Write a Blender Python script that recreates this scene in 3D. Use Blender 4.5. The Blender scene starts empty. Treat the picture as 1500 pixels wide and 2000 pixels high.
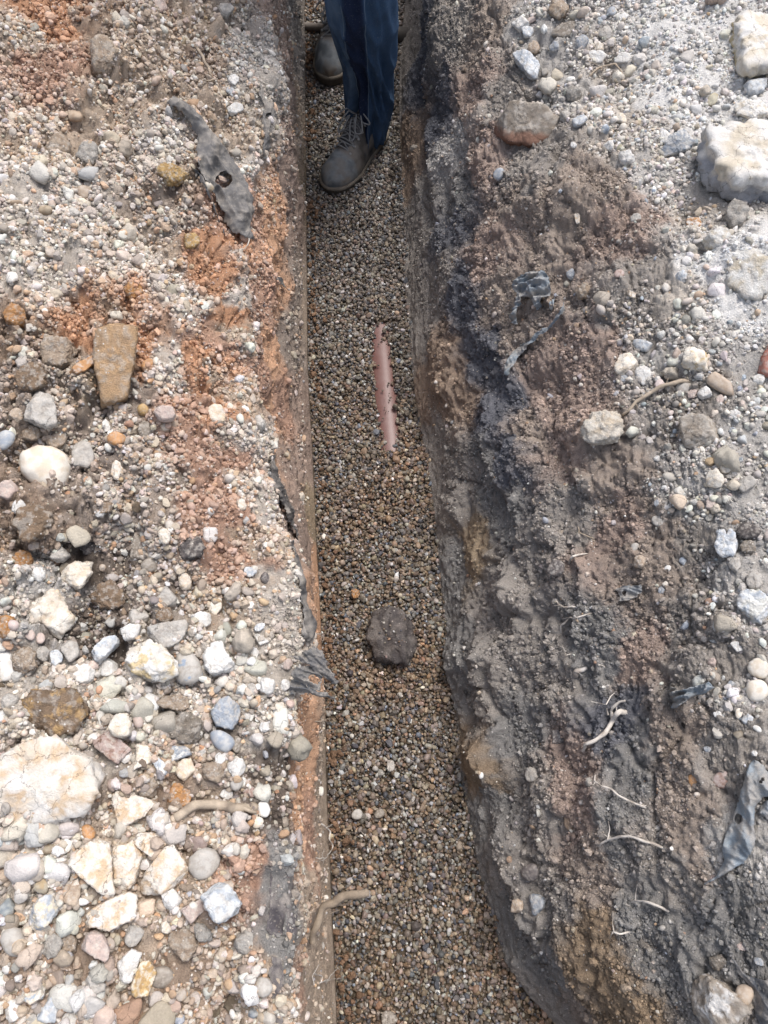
import bpy, bmesh, math, random
import numpy as np
from mathutils import Vector, Matrix
from mathutils.bvhtree import BVHTree

random.seed(7)
RNG = np.random.default_rng(11)
S = bpy.context.scene
COL = S.collection

# ------------------------------------------------------------------ camera, sky, sun, exposure
CAM_Z, PITCH, FPX = 1.73, math.radians(67.5), 1500.0          # height over the gravel, look-down angle, focal length in photo pixels
cam = bpy.data.objects.new("camera", bpy.data.cameras.new("camera"))
COL.objects.link(cam)
cam.location = (0, 0, CAM_Z)
cam.rotation_euler = (math.pi / 2 - PITCH, 0, 0)
cam.data.sensor_fit = 'VERTICAL'
cam.data.sensor_height = 32.0
cam.data.lens = 32.0 * FPX / 2000.0
cam.data.clip_start, cam.data.clip_end = 0.02, 200
S.camera = cam

SUN_EL, SUN_AZ = math.radians(66), math.radians(35)             # azimuth from +Y towards +X
world = bpy.data.worlds.new("World"); S.world = world; world.use_nodes = True
wn, wl = world.node_tree.nodes, world.node_tree.links
bg = wn['Background']
sky = wn.new('ShaderNodeTexSky'); sky.sky_type = 'NISHITA'; sky.sun_disc = False
sky.sun_elevation, sky.sun_rotation = SUN_EL, SUN_AZ
sky.air_density, sky.dust_density, sky.ozone_density = 1.0, 4.0, 1.0
hs = wn.new('ShaderNodeHueSaturation'); hs.inputs['Saturation'].default_value = 0.7
wl.new(sky.outputs[0], hs.inputs['Color']); wl.new(hs.outputs[0], bg.inputs[0])
bg.inputs[1].default_value = 0.15
sun = bpy.data.objects.new("sun", bpy.data.lights.new("sun", 'SUN')); COL.objects.link(sun)
sun.data.energy, sun.data.angle, sun.data.color = 1.5, math.radians(19), (1, .985, .965)
sd = Vector((math.cos(SUN_EL) * math.sin(SUN_AZ), math.cos(SUN_EL) * math.cos(SUN_AZ), math.sin(SUN_EL)))
sun.rotation_euler = sd.to_track_quat('Z', 'Y').to_euler()
sun.location = sd * 10
S.view_settings.view_transform = 'Standard'
S.view_settings.look = 'None'
S.view_settings.exposure = 0.68

# ------------------------------------------------------------------ maths helpers
Fv = np.array([0, math.cos(PITCH), -math.sin(PITCH)]); Uv = np.array([0, math.sin(PITCH), math.cos(PITCH)])
def ray(px, py):
    return Fv + (px - 750) / FPX * np.array([1., 0, 0]) + (1000 - py) / FPX * Uv
def at_z(px, py, z):
    d = ray(px, py); t = (z - CAM_Z) / d[2]
    return np.array([0, 0, CAM_Z]) + t * d
def at_y(px, py, y):
    d = ray(px, py); return np.array([0, 0, CAM_Z]) + y / d[1] * d
def project(P):
    r = P - np.array([0, 0, CAM_Z]); dep = r @ Fv
    return 750 + FPX * r[..., 0] / dep, 1000 - FPX * (r @ Uv) / dep, dep

_g = np.random.default_rng(3).normal(size=(1024, 3)).astype(np.float32)
_g /= np.linalg.norm(_g, axis=1)[:, None]
def _perlin(p):
    i = np.floor(p).astype(np.int64); f = (p - i).astype(np.float32)
    u = f * f * f * (f * (f * 6 - 15) + 10)
    out = 0
    for dx in (0, 1):
        for dy in (0, 1):
            for dz in (0, 1):
                h = ((i[:, 0] + dx) * 73856093 ^ (i[:, 1] + dy) * 19349663 ^ (i[:, 2] + dz) * 83492791)
                h = ((h ^ (h >> 13)) * 1274126177) >> 7
                g = _g[h & 1023]
                n = (g * (f - np.array([dx, dy, dz], np.float32))).sum(1)
                w = (u[:, 0] if dx else 1 - u[:, 0]) * (u[:, 1] if dy else 1 - u[:, 1]) * (u[:, 2] if dz else 1 - u[:, 2])
                out = out + n * w
    return out * 1.6
def noise(p, s, seed=0):
    p = np.asarray(p, dtype=np.float64)
    return np.concatenate([_perlin(q / s + seed * 17.31 + 1000) for q in np.array_split(p, max(1, len(p) // 100000))])
def fbm(p, s, octv=4, seed=0, gain=.5):
    t = 0; a = 1
    for k in range(octv):
        t = t + a * noise(p, s / 2 ** k, seed + k); a *= gain
    return t
def worley(p, s, seed=0):
    """cells: nearest distance, gap to the second, a random value, tilted-face height"""
    p = np.asarray(p) / s + seed * 11.7 + 500; c = np.floor(p).astype(np.int64); f = p - c
    F1 = np.full(len(p), 9.); F2 = np.full(len(p), 9.); R = np.zeros(len(p)); T = np.zeros(len(p))
    for dx in (-1, 0, 1):
        for dy in (-1, 0, 1):
            for dz in (-1, 0, 1):
                h = ((c[:, 0] + dx) * 73856093 ^ (c[:, 1] + dy) * 19349663 ^ (c[:, 2] + dz) * 83492791)
                h = ((h ^ (h >> 13)) * 1274126177) >> 5
                o = (_g[h & 1023] + 1) * .5; v = np.array([dx, dy, dz]) + o - f; d_ = np.sqrt((v ** 2).sum(1))
                n = d_ < F1
                F2 = np.where(n, F1, np.minimum(F2, d_)); F1 = np.where(n, d_, F1)
                R = np.where(n, ((h >> 9) & 255) / 255., R); g = _g[(h >> 3) & 1023]; T = np.where(n, -(v * g).sum(1), T)
    return F1, F2 - F1, R, T
def sstep(a, b, x):
    t = np.clip((x - a) / (b - a), 0, 1); return t * t * (3 - 2 * t)
def unit(v):
    return v / np.maximum(np.linalg.norm(v, axis=-1, keepdims=True), 1e-9)

# ------------------------------------------------------------------ object helpers
def tag(o, label=None, cat=None, group=None, kind=None):
    if cat and not kind: kind = 'thing'
    if label: o['label'] = label
    if cat: o['category'] = cat
    if group: o['group'] = group
    if kind: o['kind'] = kind
    return o
def empty(name, loc, label, cat, group=None):
    o = bpy.data.objects.new(name, None); COL.objects.link(o); o.location = loc; o.empty_display_size = .1
    return tag(o, label, cat, group)
def raw_mesh(name, V, F, col=None, smooth=True, mat=None):
    """V (n,3), F (m,3) or (m,4) -> mesh data"""
    me = bpy.data.meshes.new(name)
    V = np.ascontiguousarray(V, np.float32); F = np.ascontiguousarray(F, np.int32)
    k = F.shape[1]
    me.vertices.add(len(V)); me.vertices.foreach_set('co', V.ravel())
    me.loops.add(F.size); me.loops.foreach_set('vertex_index', F.ravel())
    me.polygons.add(len(F)); me.polygons.foreach_set('loop_start', np.arange(0, F.size, k, dtype=np.int32))
    me.polygons.foreach_set('use_smooth', np.full(len(F), smooth) if isinstance(smooth, bool) else smooth)
    if col is not None:
        a = me.attributes.new('col', 'FLOAT_COLOR', 'POINT')
        c = np.ones((len(V), 4), np.float32); c[:, :3] = col
        a.data.foreach_set('color', c.ravel())
    if mat: me.materials.append(mat)
    me.update(calc_edges=True); me.validate()
    return me
def obj(name, me, parent=None, loc=None):
    o = bpy.data.objects.new(name, me); COL.objects.link(o)
    if parent: o.parent = parent
    if loc is not None: o.location = loc
    return o
def add_mesh(name, V, F, mat, col=None, parent=None, smooth=True, origin=None):
    V = np.asarray(V, np.float64)
    off = np.zeros(3)
    if parent is not None: off = np.array(parent.matrix_basis.translation) + (np.array(parent.parent.matrix_basis.translation) if parent.parent else 0)
    c = np.array(origin, float) if origin is not None else (V.mean(0) if parent is None else off)
    return obj(name, raw_mesh(name, V - c, F, col, smooth, mat), parent, c - off)

# ------------------------------------------------------------------ materials
def nodemat(name):
    m = bpy.data.materials.new(name); m.use_nodes = True
    nt = m.node_tree; return m, nt.nodes, nt.links, nt.nodes['Principled BSDF']
def N(nodes, t, **kw):
    n = nodes.new(t)
    for k, v in kw.items():
        if hasattr(n, k): setattr(n, k, v)
        else: n.inputs[k].default_value = v
    return n
def math_node(nodes, links, op, a, b):
    n = nodes.new('ShaderNodeMath'); n.operation = op
    for i, v in enumerate((a, b)):
        if isinstance(v, (int, float)): n.inputs[i].default_value = v
        else: links.new(v, n.inputs[i])
    return n.outputs[0]
def mult_col(nodes, links, col, val):
    n = nodes.new('ShaderNodeVectorMath'); n.operation = 'SCALE'
    links.new(col, n.inputs[0])
    if isinstance(val, (int, float)): n.inputs['Scale'].default_value = val
    else: links.new(val, n.inputs['Scale'])
    return n.outputs[0]
def mixc(nodes, links, f, a, b):
    n = nodes.new('ShaderNodeMix'); n.data_type = 'RGBA'
    for s, v in ((n.inputs[0], f), (n.inputs[6], a), (n.inputs[7], b)):
        if isinstance(v, (int, float)): s.default_value = v
        elif isinstance(v, tuple): s.default_value = (*v, 1)
        else: links.new(v, s)
    return n.outputs[2]
def ramp(nodes, links, f, a, b):
    n = nodes.new('ShaderNodeMapRange'); n.interpolation_type = 'SMOOTHSTEP'
    n.inputs['From Min'].default_value, n.inputs['From Max'].default_value = a, b
    links.new(f, n.inputs['Value']); return n.outputs[0]

def mat_grainy(name, rough=.9, v_scale=60, v_amt=.5, fine=400, fine_amt=.35, bump=.6, bump_d=.003, speck=0, spec=.25, use_attr=True, base=(.3, .3, .3), crack=0):
    m, n, l, b = nodemat(name)
    tc = n.new('ShaderNodeTexCoord'); P = tc.outputs['Object']
    if use_attr:
        at = n.new('ShaderNodeAttribute'); at.attribute_name = 'col'; c = at.outputs['Color']
        oi = n.new('ShaderNodeObjectInfo')
        mm = n.new('ShaderNodeVectorMath'); mm.operation = 'MULTIPLY'; l.new(c, mm.inputs[0]); l.new(oi.outputs['Color'], mm.inputs[1]); c = mm.outputs[0]
    else:
        rgb = n.new('ShaderNodeRGB'); rgb.outputs[0].default_value = (*base, 1); c = rgb.outputs[0]
    n1 = N(n, 'ShaderNodeTexNoise', Scale=v_scale, Detail=5, Roughness=.6); l.new(P, n1.inputs['Vector'])
    n2 = N(n, 'ShaderNodeTexNoise', Scale=fine, Detail=4, Roughness=.65); l.new(P, n2.inputs['Vector'])
    f = math_node(n, l, 'MULTIPLY_ADD', n1.outputs[0], v_amt * 2); f.node.inputs[2].default_value = 1 - v_amt
    g = math_node(n, l, 'MULTIPLY_ADD', n2.outputs[0], fine_amt * 2); g.node.inputs[2].default_value = 1 - fine_amt
    c = mult_col(n, l, c, math_node(n, l, 'MULTIPLY', f, g))
    if speck:
        v = N(n, 'ShaderNodeTexVoronoi', Scale=260, Randomness=1); l.new(P, v.inputs['Vector'])
        sp = n.new('ShaderNodeSeparateColor'); l.new(v.outputs['Color'], sp.inputs[0])
        a1 = ramp(n, l, v.outputs['Distance'], .42, .25); a2 = ramp(n, l, sp.outputs[0], 1 - speck, 1 - speck + .02)
        pal = mixc(n, l, sp.outputs[1], (.5, .42, .33), (.75, .72, .68))
        c = mixc(n, l, math_node(n, l, 'MULTIPLY', a1, a2), c, pal)
    if crack:
        v = N(n, 'ShaderNodeTexVoronoi', Scale=crack, feature='DISTANCE_TO_EDGE')
        wv = n.new('ShaderNodeVectorMath'); wv.operation = 'ADD'; l.new(P, wv.inputs[0])
        sc = mult_col(n, l, n1.outputs['Color'], .03); l.new(sc, wv.inputs[1]); l.new(wv.outputs[0], v.inputs['Vector'])
        k = ramp(n, l, v.outputs['Distance'], .0, .012)
        c = mult_col(n, l, c, math_node(n, l, 'MULTIPLY_ADD', k, .55)); c.node.inputs['Scale'].links[0].from_node.inputs[2].default_value = .45
    l.new(c, b.inputs['Base Color'])
    b.inputs['Roughness'].default_value = rough; b.inputs['Specular IOR Level'].default_value = spec
    bp = N(n, 'ShaderNodeBump', Strength=bump, Distance=bump_d)
    h = math_node(n, l, 'ADD', n2.outputs[0], n1.outputs[0])
    l.new(h, bp.inputs['Height']); l.new(bp.outputs[0], b.inputs['Normal'])
    return m

M_SOIL = mat_grainy('soil', .95, 45, .32, 420, .62, .9, .006, speck=.05, spec=.12)
M_PEB = mat_grainy('pebble', .55, 140, .25, 700, .2, .25, .001, spec=.4)
M_PEBD = mat_grainy('dusty_pebble', .8, 140, .3, 700, .3, .4, .0015, spec=.2)
M_CRUMB = mat_grainy('soil_crumb', .95, 120, .35, 600, .4, .8, .003, spec=.1)
M_STONE = mat_grainy('stone', .8, 45, .28, 350, .3, .6, .003, spec=.25, crack=14)
M_COBBLE = mat_grainy('smooth_stone', .6, 40, .18, 500, .18, .25, .0015, spec=.35)
M_CLOD = mat_grainy('clod', .95, 70, .4, 420, .5, .9, .005, speck=.05, spec=.1)
M_ROOT = mat_grainy('root', .8, 200, .3, 900, .25, .5, .001, spec=.2)
M_RUBBER = mat_grainy('boot_rubber', .75, 90, .3, 600, .3, .3, .001, use_attr=True, spec=.3)
M_SUEDE = mat_grainy('boot_leather', .85, 60, .3, 800, .25, .35, .0008, spec=.2)
M_LACE = mat_grainy('boot_lace', .9, 300, .2, 1500, .3, .5, .0005, spec=.1)
M_SKIN = mat_grainy('skin', .55, 60, .1, 400, .1, .2, .001, use_attr=False, base=(.5, .31, .23))
M_HAIR = mat_grainy('hair', .7, 200, .3, 900, .4, .5, .002, use_attr=False, base=(.05, .035, .025))
M_JACKET = mat_grainy('jacket', .9, 30, .25, 900, .25, .3, .001, use_attr=False, base=(.05, .06, .08))

def mat_fabric():
    m, n, l, b = nodemat('membrane')
    tc = n.new('ShaderNodeTexCoord'); P = tc.outputs['Object']
    at = n.new('ShaderNodeAttribute'); at.attribute_name = 'col'
    n1 = N(n, 'ShaderNodeTexNoise', Scale=28, Detail=6, Roughness=.65); l.new(P, n1.inputs['Vector'])
    n2 = N(n, 'ShaderNodeTexNoise', Scale=900, Detail=3); l.new(P, n2.inputs['Vector'])
    v = N(n, 'ShaderNodeTexVoronoi', Scale=700); l.new(P, v.inputs['Vector'])
    f = ramp(n, l, n1.outputs[0], .38, .68)
    c = mixc(n, l, math_node(n, l, 'MULTIPLY', f, .75), at.outputs['Color'], (.33, .295, .255))
    n3 = N(n, 'ShaderNodeTexNoise', Scale=170, Detail=5, Roughness=.7); l.new(P, n3.inputs['Vector'])
    c = mixc(n, l, math_node(n, l, 'MULTIPLY', ramp(n, l, n3.outputs[0], .55, .72), .6), c, (.40, .35, .29))
    c = mult_col(n, l, c, math_node(n, l, 'ADD', math_node(n, l, 'MULTIPLY', n2.outputs[0], .9), .5))
    l.new(c, b.inputs['Base Color']); b.inputs['Roughness'].default_value = .75; b.inputs['Specular IOR Level'].default_value = .3
    bp = N(n, 'ShaderNodeBump', Strength=.4, Distance=.0008)
    l.new(math_node(n, l, 'ADD', v.outputs['Distance'], math_node(n, l, 'MULTIPLY', n1.outputs[0], 2.)), bp.inputs['Height']); l.new(bp.outputs[0], b.inputs['Normal'])
    return m
M_FABRIC = mat_fabric()
def mat_denim():
    m, n, l, b = nodemat('denim')
    tc = n.new('ShaderNodeTexCoord'); P = tc.outputs['Object']
    at = n.new('ShaderNodeAttribute'); at.attribute_name = 'col'
    w = N(n, 'ShaderNodeTexWave', Scale=420, Distortion=.6, Detail=2); l.new(P, w.inputs['Vector'])
    n1 = N(n, 'ShaderNodeTexNoise', Scale=35, Detail=8, Roughness=.7); l.new(P, n1.inputs['Vector'])
    n2 = N(n, 'ShaderNodeTexNoise', Scale=260, Detail=5, Roughness=.7); l.new(P, n2.inputs['Vector'])
    c = mult_col(n, l, at.outputs['Color'], math_node(n, l, 'ADD', math_node(n, l, 'MULTIPLY', n1.outputs[0], .9), .55))
    d = ramp(n, l, n2.outputs[0], .56, .78)
    c = mixc(n, l, math_node(n, l, 'MULTIPLY', d, .5), c, (.27, .28, .28))
    l.new(c, b.inputs['Base Color']); b.inputs['Roughness'].default_value = .9; b.inputs['Specular IOR Level'].default_value = .15
    bp = N(n, 'ShaderNodeBump', Strength=.3, Distance=.0006); l.new(w.outputs[0], bp.inputs['Height'])
    b2 = N(n, 'ShaderNodeBump', Strength=.35, Distance=.006); l.new(n1.outputs[0], b2.inputs['Height']); l.new(bp.outputs[0], b2.inputs['Normal'])
    l.new(b2.outputs[0], b.inputs['Normal'])
    return m
M_DENIM = mat_denim()
def mat_pipe():
    m, n, l, b = nodemat('clay_pipe')
    tc = n.new('ShaderNodeTexCoord'); P = tc.outputs['Object']
    n1 = N(n, 'ShaderNodeTexNoise', Scale=40, Detail=7, Roughness=.7); l.new(P, n1.inputs['Vector'])
    n2 = N(n, 'ShaderNodeTexNoise', Scale=420, Detail=3); l.new(P, n2.inputs['Vector'])
    c = mixc(n, l, ramp(n, l, n1.outputs[0], .35, .75), (.145, .066, .054), (.165, .092, .08))
    c = mixc(n, l, math_node(n, l, 'MULTIPLY', ramp(n, l, n2.outputs[0], .62, .75), .4), c, (.33, .27, .24))
    l.new(c, b.inputs['Base Color']); b.inputs['Roughness'].default_value = .42; b.inputs['Specular IOR Level'].default_value = .55
    return m
M_PIPE = mat_pipe()

# ------------------------------------------------------------------ the ground: one sheet with the trench dug into it
def line(pts):
    W = np.array([at_z(x, y, z) for x, y, z in pts]); W = W[np.argsort(W[:, 1])]
    return W
def L(z, *xy): return line([(x, y, z) for x, y in xy])
FLl = L(0, (590, -150), (596, 0), (597, 200), (599, 400), (604, 700), (620, 1000), (630, 1250), (640, 1500), (650, 1750), (660, 2000), (672, 2300))
RLl = L(.48, (538, -150), (543, 0), (543, 150), (515, 300), (492, 450), (482, 600), (476, 750), (500, 860), (537, 1000), (574, 1130), (594, 1250), (588, 1330), (575, 1420), (560, 1520), (555, 1600), (575, 1720), (578, 1830), (562, 1900), (556, 2000), (550, 2300))
ALl = line([(450, -150, .56), (435, 0, .56), (425, 200, .56), (405, 450, .56), (400, 650, .555), (392, 850, .55), (385, 1000, .54), (365, 1300, .53), (345, 1600, .52), (335, 2000, .51), (330, 2300, .51)])
BLl = line([(190, -150, .64), (180, 0, .64), (170, 300, .635), (165, 600, .62), (165, 800, .595), (165, 1000, .575), (170, 1100, .54), (160, 1300, .56), (150, 1700, .55), (150, 2000, .54), (150, 2300, .54)])
CLl = line([(-160, -150, .73), (-160, 0, .73), (-160, 400, .72), (-160, 700, .69), (-160, 1000, .64), (-160, 1500, .60), (-160, 2000, .58), (-160, 2300, .58)])
FRl = L(0, (803, -150), (792, 0), (779, 100), (779, 250), (784, 400), (789, 550), (796, 650), (806, 750), (822, 850), (840, 950), (852, 1050), (860, 1150), (870, 1280), (890, 1400), (893, 1500), (912, 1600), (932, 1700), (962, 1800), (985, 1880), (1035, 1950), (1085, 2000), (1180, 2150), (1220, 2300))
R1l = L(.13, (826, -150), (815, 0), (808, 100), (815, 250), (828, 400), (838, 550), (848, 650), (860, 750), (882, 850), (905, 950), (922, 1050), (935, 1150), (935, 1280), (950, 1400), (965, 1500), (985, 1600), (1005, 1700), (1035, 1800), (1070, 1880), (1115, 1950), (1150, 2000), (1220, 2150), (1270, 2300))
R2l = L(.34, (835, -150), (838, 0), (855, 100), (905, 300), (945, 500), (988, 700), (1035, 900), (1085, 1100), (1135, 1300), (1165, 1500), (1198, 1700), (1245, 1900), (1285, 2000), (1350, 2300))
R3l = line([(930, -150, .47), (965, 0, .47), (1050, 300, .475), (1130, 500, .47), (1190, 700, .47), (1290, 1000, .465), (1350, 1300, .455), (1400, 1600, .45), (1450, 2000, .44), (1500, 2300, .44)])
R4l = line([(1250, -150, .545), (1270, 0, .545), (1310, 300, .55), (1350, 500, .55), (1390, 700, .54), (1440, 1000, .52), (1500, 1300, .51), (1540, 1600, .50), (1600, 2000, .49), (1640, 2300, .49)])
R5l = line([(1680, -150, .57), (1680, 300, .58), (1680, 700, .58), (1680, 1000, .57), (1690, 1300, .55), (1720, 1600, .54), (1760, 2000, .53), (1790, 2300, .53)])

Ys = [-14, -9, -5, -3.2, -2.4, -2.0, -1.8, -1.6, -1.4, -1.2, -1.0, -.8, -.65, -.5, -.42, -.36]
y = -.32
while y < 2.95:
    Ys.append(y); y += .0033 + .0011 * max(0, y)
n_f1 = len(Ys)
Ys += [3.0, 3.1, 3.25, 3.4, 3.6, 3.8, 4.0, 4.15, 4.3, 4.45, 4.6, 4.8, 5.2, 6, 7.5, 10, 14, 22]
Ys = np.array(Ys); n_f0 = 16
NY = len(Ys)
lines = [CLl, BLl, ALl, RLl, FLl, FRl, R1l, R2l, R3l, R4l, R5l]
segn = [110, 95, 55, 130, 46, 52, 80, 62, 80, 60]
K = np.array([[np.interp(Ys, W[:, 1], W[:, c]) for c in (0, 2)] for W in lines])      # (lines, 2, NY)
K = K.transpose(2, 0, 1)
zend = np.maximum(sstep(4.1, 4.5, Ys), 1 - sstep(-2.3, -1.7, Ys))                      # the two ends of the trench
cols = [np.array([[-22, .75]] * NY), np.array([[-10, .75]] * NY), np.array([[-5, .76]] * NY), np.array([[-3, .76]] * NY), np.array([[-2, .76]] * NY), np.array([[-1.5, .74]] * NY)]
ucode = [0.] * 6
for i, n_ in enumerate(segn):
    for k in range(n_):
        t = k / n_; cols.append(K[:, i] * (1 - t) + K[:, i + 1] * t); ucode.append(i + t)
cols.append(K[:, -1]); ucode.append(10.)
for X, Z in ((1.3, .57), (1.8, .6), (2.6, .62), (5, .63), (10, .63), (22, .63)):
    cols.append(np.array([[X, Z]] * NY)); ucode.append(10.)
G = np.stack(cols, 1)                                                                   # NY, NX, 2
NX = G.shape[1]; ucode = np.array(ucode)
G[:, :, 1] = G[:, :, 1] * (1 - zend[:, None]) + .62 * zend[:, None]
def blur_u(a, k):
    for _ in range(k):
        b = a.copy(); b[:, 1:-1] = .25 * a[:, :-2] + .5 * a[:, 1:-1] + .25 * a[:, 2:]; a = b
    return a
Gs = blur_u(G, 14)
floor_m = ((ucode > 3.93) & (ucode < 5.06))
G = np.where(floor_m[None, :, None], blur_u(G, 3), Gs)
P0 = np.stack([G[:, :, 0], np.repeat(Ys[:, None], NX, 1), G[:, :, 1]], 2)
def normals(P):
    du = np.gradient(P, axis=1); dv = np.gradient(P, axis=0)
    return unit(np.cross(du, dv))
N0 = normals(P0)
def grid_faces(ny, nx, st=1):
    a = np.arange(0, ny, st); b = np.arange(0, nx, st)
    I = a[:, None] * nx + b[None, :]
    return np.stack([I[:-1, :-1], I[:-1, 1:], I[1:, 1:], I[1:, :-1]], -1).reshape(-1, 4)
def make_bvh(P, st):
    ry = np.arange(0, NY, st); rx = np.arange(0, NX, st)
    Q = P[ry][:, rx]
    return BVHTree.FromPolygons(Q.reshape(-1, 3).tolist(), grid_faces(len(ry), len(rx)).tolist())
bvh0 = make_bvh(P0, 5)
EYE = Vector((0, 0, CAM_Z))
def hit0(px, py):
    r = bvh0.ray_cast(EYE, Vector(ray(px, py)).normalized())
    return np.array(r[0]) if r[0] is not None else at_z(px, py, .5)

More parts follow.
